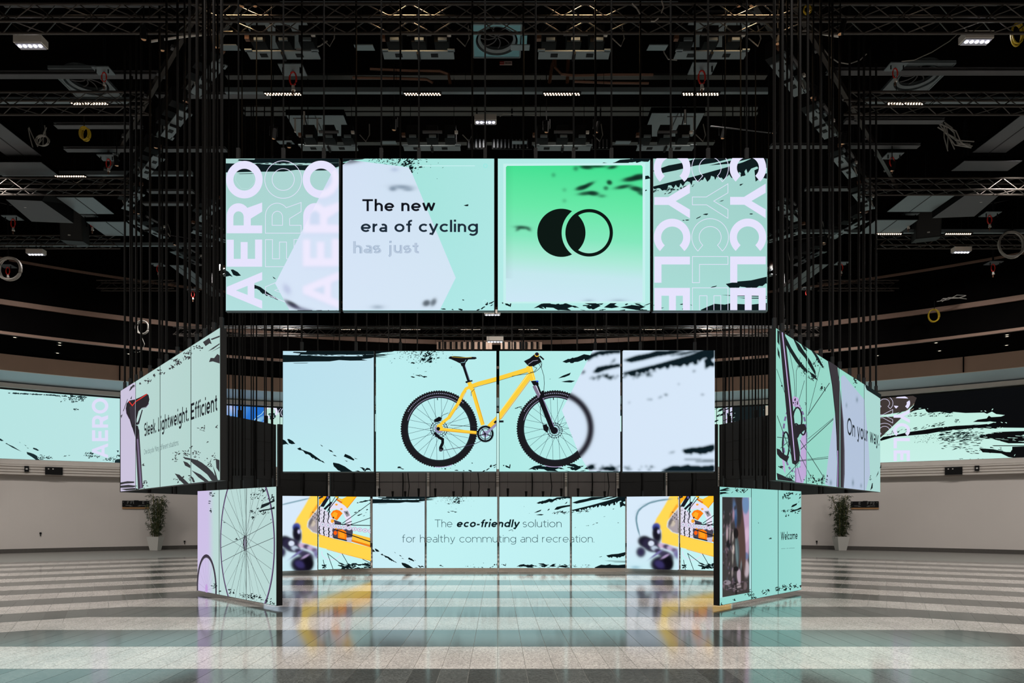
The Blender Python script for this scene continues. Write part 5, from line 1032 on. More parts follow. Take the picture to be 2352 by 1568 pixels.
K = [[(520, 60), (2500, -60), (2500, 655), (2000, 650), (1850, 672), (1700, 655), (1760, 600), (1880, 560), (1800, 548), (1740, 556), (1520, 558), (1600, 520), (1745, 500), (1790, 440), (1700, 405), (1400, 412), (1200, 395), (1150, 420), (980, 392), (800, 410), (762, 385), (740, 345), (620, 362), (450, 412), (520, 330), (600, 240), (640, 190), (520, 130)],
     [(8, 840), (60, 800), (300, 762), (480, 720), (700, 690), (950, 650), (1250, 620), (1500, 608), (1750, 570), (1780, 650), (1500, 665), (1200, 692), (1000, 712), (780, 752), (500, 778), (250, 800), (20, 866)], [(1620, 785), (1900, 720), (2500, 700), (2500, 905), (2100, 905), (1900, 850), (1650, 825)], [(1830, 936), (2500, 938), (2500, 952), (1860, 950)],
     [(1620, 985), (1850, 1000), (2060, 1046), (2160, 1010), (2160, 960), (2500, 950), (2500, 1170), (2250, 1150), (2100, 1128), (1980, 1070), (1680, 1052)]]
r = random.Random(77)
cr.polys([sR(l) for l in K], KB, 'brush_marks')
cr.polys([sR(l) for l in [[(-120, 150), (540, 90), (640, 180), (560, 280), (430, 380), (290, 410), (-120, 470)], [(-120, 480), (250, 470), (370, 480), (190, 650), (20, 810), (-120, 840)]]], (64, 56, 54))
cr.polys([sR(blob(r.uniform(-60, 600), r.uniform(140, 420), r.uniform(60, 160), r.uniform(8, 16), -28, r, 7)) for i in range(60)], (150, 134, 116)); cr.polys([sR(blob(r.uniform(-60, 560), r.uniform(150, 420), r.uniform(40, 120), r.uniform(6, 14), -28, r, 7)) for i in range(40)], (36, 32, 32))
cr.polys([sR(l) for l in ([(640, 80), (560, 280), (700, 260), (800, 60)],)], KB)
BB = []
for i in range(210): BB.append(blob(r.uniform(980, 1680), r.uniform(660, 1010) if i % 2 else r.uniform(720, 860), r.uniform(40, 130), r.uniform(6, 20), r.uniform(-16, 6), r, 9))
for i in range(70): BB.append(blob(r.uniform(560, 1050), r.uniform(760, 900), r.uniform(10, 30), r.uniform(5, 12), r.uniform(-40, 20), r, 6))
for i in range(60): x = r.uniform(60, 1100); BB.append(blob(x, 790 - x * 0.17 - r.uniform(0, 60), r.uniform(20, 90), r.uniform(6, 18), -22, r, 7))
for i in range(50): x = r.uniform(450, 1200); BB.append(blob(x, 400 + r.uniform(-10, 70), r.uniform(20, 80), r.uniform(8, 18), -12, r, 7))
for i in range(22): BB.append(blob(1265 + r.gauss(0, 30), 535 + r.gauss(0, 16), r.uniform(16, 40), 10, -20, r, 7))
for i in range(40): BB.append(blob(r.uniform(1400, 2000), r.uniform(960, 1070), r.uniform(30, 90), r.uniform(6, 16), 6, r, 7))
for i in range(24): BB.append(blob(r.uniform(1300, 2100), 1160 + r.uniform(-8, 6), 30, 8, 0, r, 6))
cr.polys([sR(l) for l in BB], (16, 34, 34), 'brush_marks')
AA = []
for i in range(44): x = r.uniform(640, 1620); AA.append(blob(x, 350 - (x - 640) * 0.17 + r.uniform(-20, 26), r.uniform(20, 60), r.uniform(9, 18), r.uniform(-40, -5), r, 7))
for i in range(30): AA.append(blob(r.uniform(1000, 2000), r.uniform(640, 700), r.uniform(24, 110), r.uniform(8, 16), 2, r, 8))
for i in range(60): AA.append(blob(r.uniform(1650, 2480), r.uniform(700, 890), r.uniform(40, 160), r.uniform(5, 14), 3, r, 8))
for (x, y) in ((1985, 215), (2085, 205), (2050, 262), (1960, 318), (1985, 355), (1838, 356), (1660, 380), (1720, 380), (2200, 1100), (1495, 295), (1545, 360), (1920, 460), (1990, 455), (1860, 440), (2060, 570), (1880, 565), (1990, 565)): AA.append(blob(x, y, 44, 16, r.uniform(-60, 20), r, 7))
AA += [[(1740, 430), (1830, 390), (1900, 430), (2040, 445), (1980, 470), (1820, 480)], [(2085, 985), (2140, 985), (2150, 1020), (2130, 1048), (2060, 1046), (2100, 1020)], [(1540, 610), (1760, 560), (1890, 560), (1760, 590)]]
cr.polys([sR(l) for l in AA], AQ)
for L in word(CYCLE, 'down', 2052.5, 908.8, 37.4, 32.3): cr.poly([[p for p in l] for l in L], (228, 224, 251), 'lettering')
for L in word(CYCLE, 'down', 2013, 909, 37.4, 32.3)[:3]:
    for l in L: cr.line(l, 0.9, (226, 222, 250), 'lettering', True)
# part seen through the right gap
cr.poly([(1661, 925), (1688, 925), (1688, 985), (1661, 985)], (214, 208, 238)); cr.poly([(1684, 925), (1758, 925), (1758, 985), (1684, 985)], (22, 30, 32), 'brush_marks')
cr.polys([s6(blob(r.uniform(0, 440), r.uniform(730, 870), r.uniform(20, 90), r.uniform(6, 16), -25, r, 8)) for i in range(60)], (20, 34, 36), 'brush_marks'); cr.polys([s6(blob(r.uniform(60, 440), r.uniform(730, 870), r.uniform(10, 50), r.uniform(5, 12), -25, r, 8)) for i in range(50)], (190, 232, 222)); cr.polys([s6([(436, 720), (474, 710), (474, 872), (440, 872)])], (176, 166, 150))
cc_ = Canvas(SW); cc_.polys([[(x, 930) , (x + 60, 928), (x + 110, 950), (x + 50, 962)] for x in range(660, 1600, 170)], (24, 44, 48), 'brush_marks')
for (a, b, cv, base, lab) in ((-70, 478, cw, flat((182, 228, 226), (188, 228, 228)), 'long screen in the left wall above the potted bamboo, with AERO'), (478.5, 664, cs, flat((190, 228, 226)), 'wall screen with a blue sky picture seen left of the bicycle'), (664.5, 1610, cc_, flat((196, 236, 232)), 'wall screen hidden behind the bicycle screens, seen through their joints'),
                              (1610.5, 2425, cr, flat((190, 234, 220), (196, 238, 226), (200, 240, 232)), 'long screen in the right wall with black strokes and CYCLE')):
    u0, u1 = wa(a), wa(b); O = SW.xyz(np.array((u0 + u1) / 2), np.array(WV0), 0.0)
    t = thing('wall_screen', tuple(O), lab, 'screen', 'screens let into the round wall')
    cv.build((u0 + 0.01, u1 - 0.01, WV0, WV1), t, base, O, step=0.0008, base_off=0.0)
    solid(SW, u0, u1, WV0 - 0.02, WV1 + 0.02, -0.04, -0.005, 'cabinet', m_frame, t, O, seg=24)
def nth(i): return '%d%s' % (i, {1: 'st', 2: 'nd', 3: 'rd'}.get(i % 10 if i not in (11, 12, 13) else 0, 'th'))

# ------------------------------------------------------------------ things on and below the wall screens
m_white = mat('white_ceramic', (206, 204, 198), 0.4, noise=0.03)
m_dark = mat('dark_plastic', (15, 15, 16), 0.7, spec=0.2)
def wallat(px, py, R=RW - 0.02):
    s = Round(R); u, v = s.px(px, py); p = s.xyz(u, v, 0.0); return Vector(p), math.atan2(p[0], p[1] - RC)
def bamboo(px, seed, label, spread):
    p, a = wallat(px, 1262, 33.9); r = random.Random(seed)
    o = thing('potted_bamboo', (p.x, p.y, 0), label, 'plant', 'potted bamboos by the round wall')
    pt = MB(); pt.v = []; 
    for (w, z) in ((0.17, 0), (0.27, 0.62), (0.245, 0.62), (0.235, 0.54)):
        for sx, sy in ((-1, -1), (1, -1), (1, 1), (-1, 1)): pt.v.append((sx * w, sy * w, z))
    for k in range(3):
        for j in range(4): l = (j + 1) % 4; pt.f.append((k * 4 + j, k * 4 + l, k * 4 + 4 + l, k * 4 + 4 + j))
    pt.f.append((3, 2, 1, 0)); pt.build('pot', m_white, o); MB().box((0, 0, 0.55), (0.46, 0.46, 0.03)).build('soil', mat('potting_soil', (40, 32, 26), 0.9, noise=0.3, scale=40), o)
    st = []; lf = MB()
    for i in range(11):
        x, y = r.uniform(-0.14, 0.14), r.uniform(-0.14, 0.14); tx, ty = x * 2.4 + r.uniform(-0.2, 0.2), y * 2.2 + r.uniform(-0.15, 0.15); h = r.uniform(2.0, 2.55)
        P = [(x + (tx - x) * (k / 6) ** 1.5, y + (ty - y) * (k / 6) ** 1.5, 0.55 + (h - 0.55) * k / 6) for k in range(7)]
        MB().tube(P, 0.012, 5).build('stem', mat('bamboo_stem', (120, 116, 70), 0.5), o)
        for k in range(2, 60):
            t = k / 60; q = Vector(P[min(5, int(t * 6))]).lerp(Vector(P[min(6, int(t * 6) + 1)]), t * 6 % 1)
            if t < 0.1 and r.random() < 0.6: continue
            b = Vector((r.gauss(0, 1), r.gauss(0, 1), r.uniform(-0.2, 0.7))).normalized(); tip = q + b * r.uniform(0.06, spread)
            for _ in range(5):
                d = Vector((r.gauss(0, 1), r.gauss(0, 1), r.uniform(-1.1, 0.5))).normalized(); L = r.uniform(0.09, 0.17); w = d.cross(Vector((r.random(), r.random(), 1))).normalized() * 0.013
                n = len(lf.v); lf.v += [tuple(tip), tuple(tip + d * L * 0.4 + w), tuple(tip + d * L + Vector((0, 0, -0.02))), tuple(tip + d * L * 0.4 - w)]; lf.f.append((n, n + 1, n + 2, n + 3))
    f = lf.build('foliage', mat('bamboo_leaf', (62, 74, 44), 0.5, noise=0.5, scale=6), o); f['kind'] = 'stuff'; return o
bamboo(357, 1, 'potted bamboo in a white pot by the left wall', 0.26); bamboo(1931, 2, 'potted bamboo in a white pot by the right wall', 0.24)
def wallbox(name, label, cat, x0, x1, y0, y1, R, depth, m, group=None):
    p, a = wallat((x0 + x1) / 2, y1, R); q, _ = wallat((x0 + x1) / 2, y0, R); l, _ = wallat(x0, y1, R); r, _ = wallat(x1, y1, R)
    w = (r - l).length; h = q.z - p.z; o = thing(name, (p.x, p.y, p.z), label, cat, group, -a)
    return o, w, h
def sign(x0, x1, y0, y1, label, halves):
    o, w, h = wallbox('wayfinding_sign', label, 'sign', x0, x1, y0, y1, 34.55, 0.05, m_dark, 'black direction signs on the round wall')
    MB().box((0, 0, h * 0.62), (w, 0.06, h * 0.76)).build('sign_board', m_dark, o); MB().box((0, 0.01, h * 0.1), (w, 0.04, h * 0.2)).build('wooden_rail', mat('oak_rail', (176, 130, 84), 0.5, noise=0.2, scale=12), o)
    MB().box((w * 0.02, -0.005, h * 1.0), (w * 0.17, 0.06, h * 0.1)).build('sensor_housing', m_dark, o)
    ml = emit_mat('sign_print', (128, 128, 126), 0.0)
    for txt, cx_, cz, c in halves:
        T, tw = text_tris(txt, 0.16); lt = MB()
        for tr in T: lt.poly([((p[0] - tw / 2) * c + cx_ * w, -0.033, cz * h + p[1] * c) for p in tr])
        lt.build('lettering', ml, o)
    ln = MB()
    for (u, z, k) in halves_lines: ln.box((u * w, -0.032, z * h), (k * w, 0.003, 0.016))
    ln.build('small_print', ml, o)
halves_lines = [(-0.28, 0.42, 0.2), (0.24, 0.42, 0.26), (0.12, 0.34, 0.1), (-0.18, 0.34, 0.1), (-0.46, 0.82, 0.05), (0.44, 0.82, 0.06)]
sign(281, 343, 1149.5, 1168, 'black direction sign beside the bamboo by the left wall', [('F F1', -0.2, 0.6, 0.115), ('E', 0.28, 0.6, 0.115)])
sign(1954, 2018, 1151, 1169, 'black direction sign beside the bamboo by the right wall', [('E', -0.18, 0.6, 0.115), ('F F2', 0.22, 0.6, 0.115)])
for (x0, x1, y0, y1, lb) in ((103.5, 144, 1072.5, 1090, 'black service monitor in the slatted band of the left wall'), (2170, 2210.5, 1072, 1090, 'black service monitor in the slatted band of the right wall')):
    o, w, h = wallbox('service_monitor', lb, 'monitor', x0, x1, y0, y1, 34.28, 0.1, m_dark); MB().box((0, 0.02, h / 2), (w, 0.12, h)).build('housing', m_dark, o)
    for k in (-0.3, -0.05): MB().box((k * w, -0.045, h * 0.75), (0.05, 0.02, 0.04)).build('indicator', m_alu, o)
for (x0, x1, y0, y1, lb) in ((56, 66.5, 1070, 1083, 'small dark camera box in the slatted band of the left wall'), (2238.5, 2249.5, 1069, 1081, 'small dark camera box in the slatted band of the right wall')):
    o, w, h = wallbox('camera_box', lb, 'camera', x0, x1, y0, y1, 34.26, 0.1, m_dark); MB().box((0, 0.02, h / 2), (w, 0.1, h)).build('housing', m_dark, o); MB().box((0, -0.045, h * 0.5), (0.07, 0.03, 0.06)).build('lens_window', m_white, o)
for (x, y, lb) in ((424, 1243, 'small wall socket between the left bamboo and the small tyre screen'), (1876, 1243, 'small wall socket between the Welcome screen and the right bamboo'), (93, 1224, 'small dark fixing on the left wall low down')):
    p, a = wallat(x, y, 34.58); o = thing('wall_socket', (p.x, p.y, p.z), lb, 'socket', None, -a); MB().box((0, 0, 0), (0.07, 0.05, 0.07)).build('face_plate', m_dark, o); MB().box((0, 0, -0.09), (0.03, 0.04, 0.08)).build('plug', m_dark, o)
# recessed downlights in the low outer ceiling
m_glow = emit_mat('downlight_glow', (255, 236, 214), 1.2)
k = 0
for (x, y) in sorted([(137, 766), (137, 786.5), (313, 782), (296, 800), (132, 810), (1956, 744), (1976.5, 773), (2313, 742), (2140, 758), (2313, 772), (2150, 786.5), (2312, 792), (2158, 805), (2015, 816), (617, 869), (34, 748), (452, 812)]):
    p = atz(x, y, 7.99)
    if not (29.7 < math.hypot(p.x, p.y - RC) < 33.0): p = atz(x, min(y + 26, 812), 7.99)
    if not (29.7 < math.hypot(p.x, p.y - RC) < 33.0): continue
    k += 1; o = thing('recessed_downlight', tuple(p), 'tiny recessed downlight in the low black outer ceiling, %s from the left' % nth(k), 'light', 'downlights of the outer ceiling')
    MB().lathe([(0.10, 0.0), (0.07, -0.015), (0.055, 0.0)], 12).build('trim_ring', m_dark, o); MB().lathe([(0.05, -0.012), (0.02, -0.016)], 10).build('lens', m_glow, o)

# ------------------------------------------------------------------ rigging under the black ceiling
m_truss = mat('dark_truss', (74, 68, 64), 0.38, 0.6, noise=0.15, scale=4)
m_steel = mat('grey_steel_beam', (96, 96, 98), 0.5, 0.3, noise=0.2, scale=2)
m_plate = mat('grey_sheet', (118, 128, 132), 0.45, 0.25, noise=0.08, scale=2)
m_panel = mat('grey_duct_sheet', (88, 90, 93), 0.5, 0.2, noise=0.1, scale=1)
m_bulb = emit_mat('lamp_lens', (255, 226, 196), 5.0)
m_bulbw = emit_mat('work_lamp_lens', (240, 240, 255), 5.0)
m_red = mat('red_sling', (210, 40, 28), 0.5); m_yel = mat('yellow_cable', (190, 160, 30), 0.5); m_gry = mat('grey_cable', (150, 146, 140), 0.5); m_coilw = mat('pale_cable', (176, 168, 160), 0.5)
m_warmd = mat('bronze_pipe', (120, 84, 64), 0.45, 0.3)
TRC = {}
def truss(x0, x1, y, z, label, single=False, s=0.29, rot=0.0):
    """box truss along X: four chords and zig-zag braces on all faces"""
    L = x1 - x0; xm = (x0 + x1) / 2; o = thing('box_truss', (xm, y + s / 2, z), label, 'truss', 'dark box trusses under the ceiling', rot)
    for (dy, dz) in ((-s / 2, 0), (s / 2, 0), (-s / 2, s), (s / 2, s)): MB().bar((-L / 2, dy, dz), (L / 2, dy, dz), 0.025, 8).build('chord', m_truss, o)
    n = max(2, int(L / 0.365)); st = L / n; lat = MB(); per = []
    for i in range(n):
        a, b = -L / 2 + i * st, -L / 2 + (i + 1) * st; up = i % 2 == 0
        for (p, q) in ((((-s / 2), 0), ((-s / 2), s)), (((s / 2), 0), ((s / 2), s)), ((-s / 2, 0), (s / 2, 0)), ((-s / 2, s), (s / 2, s))):
            A, B = (p, q) if up else (q, p); per.append(((a, A[0], A[1]), (b, B[0], B[1])))
    if single and len(per) <= 300:
        for A, B in per: MB().bar(A, B, 0.010, 5).build('brace', m_truss, o)
    else:
        for A, B in per: lat.bar(A, B, 0.010, 4)
        l = lat.build('lattice', m_truss, o); l['kind'] = 'stuff'
    return o
TZ = 9.93
truss(-10.4, 10.4, 11.5, TZ, 'nearest box truss, crossing the whole hall in front of the lamps', True)
for (d, xi, xo, nm) in ((13.9, 7.2, 12.2, 'second'), (17.47, 9.4, 14.5, 'third'), (21.06, 11.8, 17, 'fourth'), (25.1, 11.9, 19, 'fifth'), (27.6, 12.2, 20, 'sixth')):
    if d > 27: xo = math.sqrt(29.2 ** 2 - 27.7 ** 2) ; xi = 4.5
    if d > 25 and d < 27: xo = math.sqrt(29.2 ** 2 - 25.2 ** 2)
    truss(-xo, -xi, d, TZ, nm + ' box truss from the front on the left side'); truss(xi, xo, d, TZ, nm + ' box truss from the front on the right side')
truss(-12.5, 12.5, 26.3, 8.55, 'low far box truss seen between the upper row and the bicycle screens')
# lamp bars
def lampbar(x0, x1, d, z, cl, label, w=0.09, cw=0.79):
    o = thing('lamp_bar', ((x0 + x1) / 2, d, z), label, 'light', 'long lamp bars'); xm = (x0 + x1) / 2; L = x1 - x0
    MB().box((0, 0, 0.05), (L, w, 0.1)).build('housing', m_plate, o)
    for X in cl:
        r = MB().box((X - xm, 0, -0.012), (cw + 0.04, w + 0.03, 0.02)); r.build('lamp_tray', m_dark, o)
        for row in (-1, 1):
            b = MB()
            for k in range(13): b.lathe([(0.019, -0.006), (0.012, -0.014), (0.004, -0.018)], 6, (X - xm - cw / 2 + cw * (k + 0.5) / 13 + row * 0.012, row * 0.026, -0.018))
            e = b.build('lens_row', m_bulb, o); e['kind'] = 'stuff'
    for k in range(int(L // 1.5)): MB().bar((-L / 2 + 0.7 + 1.5 * k, 0, 0.1), (-L / 2 + 0.7 + 1.5 * k, 0, 12.55 - z), 0.006, 4).build('suspension_wire', m_cable, o)
lampbar(-10, 10, 11.85, 10.75, (-7.3, -4.33, -1.41, 1.5, 4.47, 7.46), 'lamp bar right behind the nearest truss')
lampbar(-5.9, 5.87, 14.8, 10.75, (-4.65, -1.63, 1.39, 4.4), 'long grey lamp bar above the upper row of screens')
lampbar(-13.5, -8.0, 14.9, 10.6, (-8.9,), 'lamp bar over the left trusses'); lampbar(8.0, 13.5, 14.9, 10.6, (8.9,), 'lamp bar over the right trusses')
lampbar(-11.5, 11.5, 27.0, 8.96, [(px - CX) * 27 / F for px in (667, 805, 942, 1080, 1213, 1361, 1497, 1635)], 'far lamp bar seen between the upper row and the bicycle screens')
lampbar(-13, -8, 17.9, 10.5, (-11.2,), 'short lamp bar on the left behind the third truss'); lampbar(-16.5, -9, 21.6, 10.1, (), 'dark bar on the left behind the fourth truss'); lampbar(9, 16.5, 20.6, 10.1, (11.8, 13.9), 'lamp bar on the right behind the fourth truss')
# small box lamps
for (x, y, z, lb) in ((64, 101, 10.28, 'bright white box lamp at the upper left'), (2249, 91, 10.28, 'bright white box lamp at the upper right'), (1115, 278, 10.87, 'white box lamp over the middle of the upper row'), (79, 583, 9.7, 'small box lamp on the left above the cable coil'),
                      (2212, 578, 9.7, 'small box lamp on the right below the coiled cables'), (1131, 722, 8.0, 'small box lamp just below the upper row'), (1137, 784, 7.0, 'small box lamp just above the bicycle screens')):
    p = atz(x, y, z); o = thing('box_lamp', tuple(p), lb, 'light', 'white box lamps')
    MB().box((0, 0.08, 0.09), (0.52, 0.2, 0.13)).build('housing', m_alu, o); MB().box((0, 0.08, 0.015), (0.48, 0.17, 0.02)).build('diffuser', mat('lamp_frost', (190, 190, 200), 0.3), o)
    for k in range(5): MB().lathe([(0.034, 0.0), (0.026, -0.016), (0.01, -0.022)], 10, (-0.19 + 0.095 * k, 0.06, 0.003)).build('lens', m_bulbw, o)
    MB().bar((0, 0.08, 0.15), (0, 0.08, 12.55 - z), 0.012, 5).build('suspension_rod', m_cable, o)
    lamp('box_lamp_light', (p.x, p.y + 0.08, p.z - 0.06), 14 if y < 300 else 5, 0.4, 0.1, (1, 0.97, 0.95))
# grey steel beams across the hall and along it
def beam(px0, px1, y, h_px, z, label, m=None):
    a = atz(px0, y, z); b = atz(px1, y, z); o = thing('steel_beam', ((a.x + b.x) / 2, a.y, z), label, 'beam', 'grey steel beams under the ceiling'); L = b.x - a.x; h = h_px * a.y / F
    M = m or m_steel; bb = MB().box((0, 0, 0.01), (L, 0.16, 0.02)).box((0, 0, h - 0.01), (L, 0.16, 0.02)).box((0, 0, h / 2), (L, 0.015, h - 0.04)); bb.build('profile', M, o)
for (a, b, y, h, z, lb) in ((-60, 380, 176, 9, 10.9, 'beam above the second left truss'), (1900, 2420, 168, 8, 10.9, 'beam above the second right truss'), (128, 325, 292, 7, 10.7, 'short beam below the second left truss'), (1940, 2165, 281, 7, 10.7, 'short beam below the second right truss'),
                            (150, 520, 346, 6, 10.6, 'beam behind the yellow cable coil'), (1770, 2110, 338, 6, 10.6, 'beam right of the CYCLE screen, upper one'), (360, 620, 222, 6, 10.9, 'beam end left of the long lamp bar'), (340, 445, 442, 5, 10.4, 'lower beam left of the AERO screen'), (1850, 1965, 436, 5, 10.4, 'lower beam right of the CYCLE screen'),
                            (330, 440, 470, 4, 10.3, 'lowest beam left of the AERO screen'), (520, 1760, 178, 5, 11.6, 'dark beam in front of the long lamp bar'), (560, 1740, 250, 4, 11.5, 'dark beam behind the long lamp bar'), (560, 1740, 262, 4, 11.5, 'dark beam over the hanging ducts'),
                            (700, 1640, 330, 5, 11.4, 'dark beam behind the second row of tray units')): beam(a, b, y, h, z, lb, m_truss if 'dark' in lb else None)
# flat duct and panel undersides: rectangle given by its near edge and far edge
def panel(xl, xr, yn, yf, z, label, m=None, th=0.12, yaw=0):
    a, b = atz(xl, yn, z), atz(xr, yn, z); far = atz(xl, yf, z); o = thing('duct_panel', ((a.x + b.x) / 2, (a.y + far.y) / 2, z), label, 'duct', 'flat grey duct undersides'); w, l = b.x - a.x, far.y - a.y
    MB().box((0, 0, th / 2), (w, l, th)).build('duct_body', m_blk, o); MB().box((0, 0, -0.006), (w - 0.03, l - 0.03, 0.012)).build('under_sheet', m or m_panel, o)
    if l > 0.8: MB().box((0, 0, -0.016), (0.02, l - 0.05, 0.008)).build('sheet_joint', m_seamd, o)
for (a, b, y0, y1, z, lb) in ((656, 790, 263, 312, 11.0, 'grey duct underside over the AERO screen'), (1496, 1620, 258, 313, 11.0, 'grey duct underside over the CYCLE screen'), (560, 705, 48, 112, 11.2, 'grey duct underside behind the nearest truss, left of the vent'), (1582, 1728, 46, 108, 11.2, 'grey duct underside behind the nearest truss, right of the vent'),
                              (-90, 0, 281, 358, 10.6, 'large grey duct underside at the left edge'), (2352, 2440, 258, 350, 10.6, 'large grey duct underside at the right edge'), (-60, 95, 371, 402, 10.4, 'grey duct underside at the left edge above the third truss'), (2215, 2350, 368, 392, 10.4, 'grey duct underside at the right edge above the third truss'),
                              (128, 214, 452, 491, 10.2, 'pale duct underside left of the dark speaker'), (2090, 2200, 444, 486, 10.2, 'pale duct underside beside the right speaker'), (196, 290, 508, 541, 10.1, 'pale duct underside behind the left speaker'), (2012, 2110, 504, 536, 10.1, 'pale duct underside behind the right speaker'),
                              (388, 425, 608, 680, 9.6, 'tall grey duct underside left of the AERO screen'), (1868, 1905, 606, 670, 9.6, 'tall grey duct underside right of the CYCLE screen'), (566, 700, 30, 38, 11.4, 'narrow grey duct underside high on the left'), (1590, 1760, 22, 34, 11.4, 'narrow grey duct underside high on the right'),
                              (0, 430, 6, 18, 11.4, 'long grey duct underside at the top left'), (1870, 2300, 4, 14, 11.4, 'long grey duct underside at the top right'), (640, 1560, 1, 9, 11.4, 'long blue grey duct underside along the top edge')): panel(a, b, y0, y1, z, lb, m_plate if 'pale' in lb or 'blue' in lb or 'over the' in lb or 'of the vent' in lb else None)
# ceiling vents with swirl blades
def vent(px, py, size, z, label, dim=False):
    p = atz(px, py, z); o = thing('ceiling_vent', tuple(p), label, 'vent', 'square swirl vents'); h = size / 2
    fr = MB(); k = 32; R = h * 0.88; n = 0
    for i in range(k):                                     # square plate with a round opening
        a, b = 2 * math.pi * i / k, 2 * math.pi * (i + 1) / k
        def sq(t): c, s = math.cos(t), math.sin(t); q = h / max(abs(c), abs(s)); return (c * q, s * q, 0)
        fr.poly([(R * math.cos(a), R * math.sin(a), 0), (R * math.cos(b), R * math.sin(b), 0), sq(b), sq(a)][::-1])
    fr.build('face_plate', mat('vent_plate', (120, 176, 186), 0.4, 0.2) if not dim else m_plate, o)
    MB().box((-h, 0, 0.02), (0.03, size, 0.06)).box((h, 0, 0.02), (0.03, size, 0.06)).box((0, -h, 0.02), (size, 0.03, 0.06)).box((0, h, 0.02), (size, 0.03, 0.06)).build('rim', m_plate, o)
    MB().lathe([(R, 0.0), (R, 0.16), (R * 0.9, 0.16), (R * 0.9, 0.02), (R * 0.78, 0.05)], 32, cap=False).build('ring', m_plate, o)
    MB().lathe([(R, 0.15), (0.01, 0.16)], 32, cap=False).build('duct_neck', m_blk, o)
    for i in range(8):
        a = math.pi / 4 * i; P = [(R * 0.8 * t * math.cos(a + t * 0.7), R * 0.8 * t * math.sin(a + t * 0.7), 0.09) for t in (0.08, 0.3, 0.55, 0.8, 1.0)]; MB().tube(P, 0.012, 4).build('blade', m_steel, o)
vent(1141, 95, 0.98, 11.3, 'square swirl vent in the middle above the upper row'); vent(198, 191, 1.0, 11.0, 'square swirl vent behind the red hook at the upper left', True); vent(2106, 180, 1.0, 11.0, 'square swirl vent behind the red hook at the upper right', True)
p = atz(1203, 91, 11.3); o = thing('cover_plate', tuple(p), 'small blue grey cover plate right of the middle vent', 'plate'); MB().box((0, 0, 0), (0.13, 0.25, 0.02)).build('plate', mat('vent_plate', (120, 176, 186)), o)
# red and white label plate
p = at(1162, 145, 16); o = thing('label_plate', tuple(p), 'small red and white label plate below the middle vent', 'sign'); MB().box((0, 0, 0), (0.29, 0.012, 0.085)).build('plate', mat('label_white', (226, 200, 190), 0.5), o)
MB().box((-0.095, -0.008, 0), (0.1, 0.006, 0.07)).build('red_field', m_red, o); MB().box((-0.095, -0.012, 0), (0.08, 0.003, 0.01)).build('white_line', m_white, o)
for k in range(6): MB().box((-0.01 + 0.024 * k, -0.008, 0), (0.012, 0.004, 0.03)).build('print_mark', m_dark, o)
MB().bar((0, 0, 0.04), (0, 0, 12.55 - p.z), 0.006, 4).build('suspension_wire', m_cable, o)
# tray units: pale tray with two dark windows, motor boxes and small fittings above
def tray(X, Y, z, rz, label, seed=0, pn=True):
    r = random.Random(seed); o = thing('winch_tray', (X, Y, z), label, 'rigging unit', 'pale trays with winch motors', rz)
    t = MB().box((-0.33, 0, 0), (0.63, 0.22, 0.02)); t.build('tray_plate', m_plate, o); MB().box((0.33, 0, 0), (0.63, 0.22, 0.02)).build('tray_plate', m_plate, o)
    for k in (-0.36, 0.29): MB().box((k, 0, -0.012), (0.13, 0.09, 0.012)).build('window', m_dark, o)
    MB().box((-0.6, -0.12, 0.0), (0.13, 0.06, 0.02)).build('end_tab', m_plate, o); MB().box((0.6, -0.12, 0.0), (0.13, 0.06, 0.02)).build('end_tab', m_plate, o)
    MB().bar((0, -0.1, -0.03), (0, 0.1, -0.03), 0.03, 8).build('pulley', m_dark, o)
    for k in (-0.45, 0.0, 0.42):
        MB().box((k, 0.08, 0.34), (0.26, 0.3, 0.3)).build('motor_box', m_dark, o); MB().box((k + 0.02, -0.09, 0.22), (0.16, 0.04, 0.05)).build('bracket', m_plate, o)
    MB().bar((-0.2, -0.12, 0.3), (0.24, -0.12, 0.3), 0.035, 8).build('drum', m_steel, o)
    MB().box((-0.64, -0.06, 0.26), (0.08, 0.08, 0.07)).build('gearbox', m_warmd, o); MB().box((0.56, -0.1, 0.3), (0.07, 0.06, 0.05)).build('gearbox', m_alu, o)
    if pn: MB().box((-0.98, -0.05, 0.1), (0.34, 0.24, 0.015), Matrix.Rotation(0.25, 3, 'X')).build('tilted_plate', m_plate, o)
    MB().tube([(0.7, 0, 0.3), (0.85, -0.05, 0.12), (0.92, 0, 0.3), (0.9, 0.1, 0.6)], 0.012, 5).build('power_cable', m_gry, o)
    for k in (-0.5, 0.5): MB().bar((k, 0.05, 0.4), (k, 0.05, 12.55 - z), 0.008, 4).build('suspension_rod', m_dark, o)
for i, x in enumerate((-3.9, -1.44, 1.39, 3.88)): tray(x, 12.45, 10.0, 0, 'winch tray of the front line, %s from the left' % ('first', 'second', 'third', 'fourth')[i], i)
for i, x in enumerate((-3.85, -1.5, 1.48, 3.83)): tray(x, 15.6, 9.99, 0, 'winch tray just above the upper row, %s from the left' % ('first', 'second', 'third', 'fourth')[i], i + 4)
dg = math.radians
for i, (X, Y, a) in enumerate(((-5.6, 13.15, 132), (-6.95, 14.7, 132), (-8.4, 16.5, 132), (-9.8, 18.3, 132), (-10.3, 20.1, 75), (-10.2, 22.4, 75), (-8.1, 19.05, 132), (-8.6, 20.7, 45), (-9.3, 24.4, 60))):
    for sg in (-1, 1): tray(X * sg, Y, 10.0, dg(a if sg > 0 else 180 - a), 'slanting winch tray on the %s, %s one from the front' % ('left' if sg > 0 else 'right', ('first', 'second', 'third', 'fourth', 'fifth', 'eighth', 'sixth', 'seventh', 'ninth')[i]), 20 + i, False)
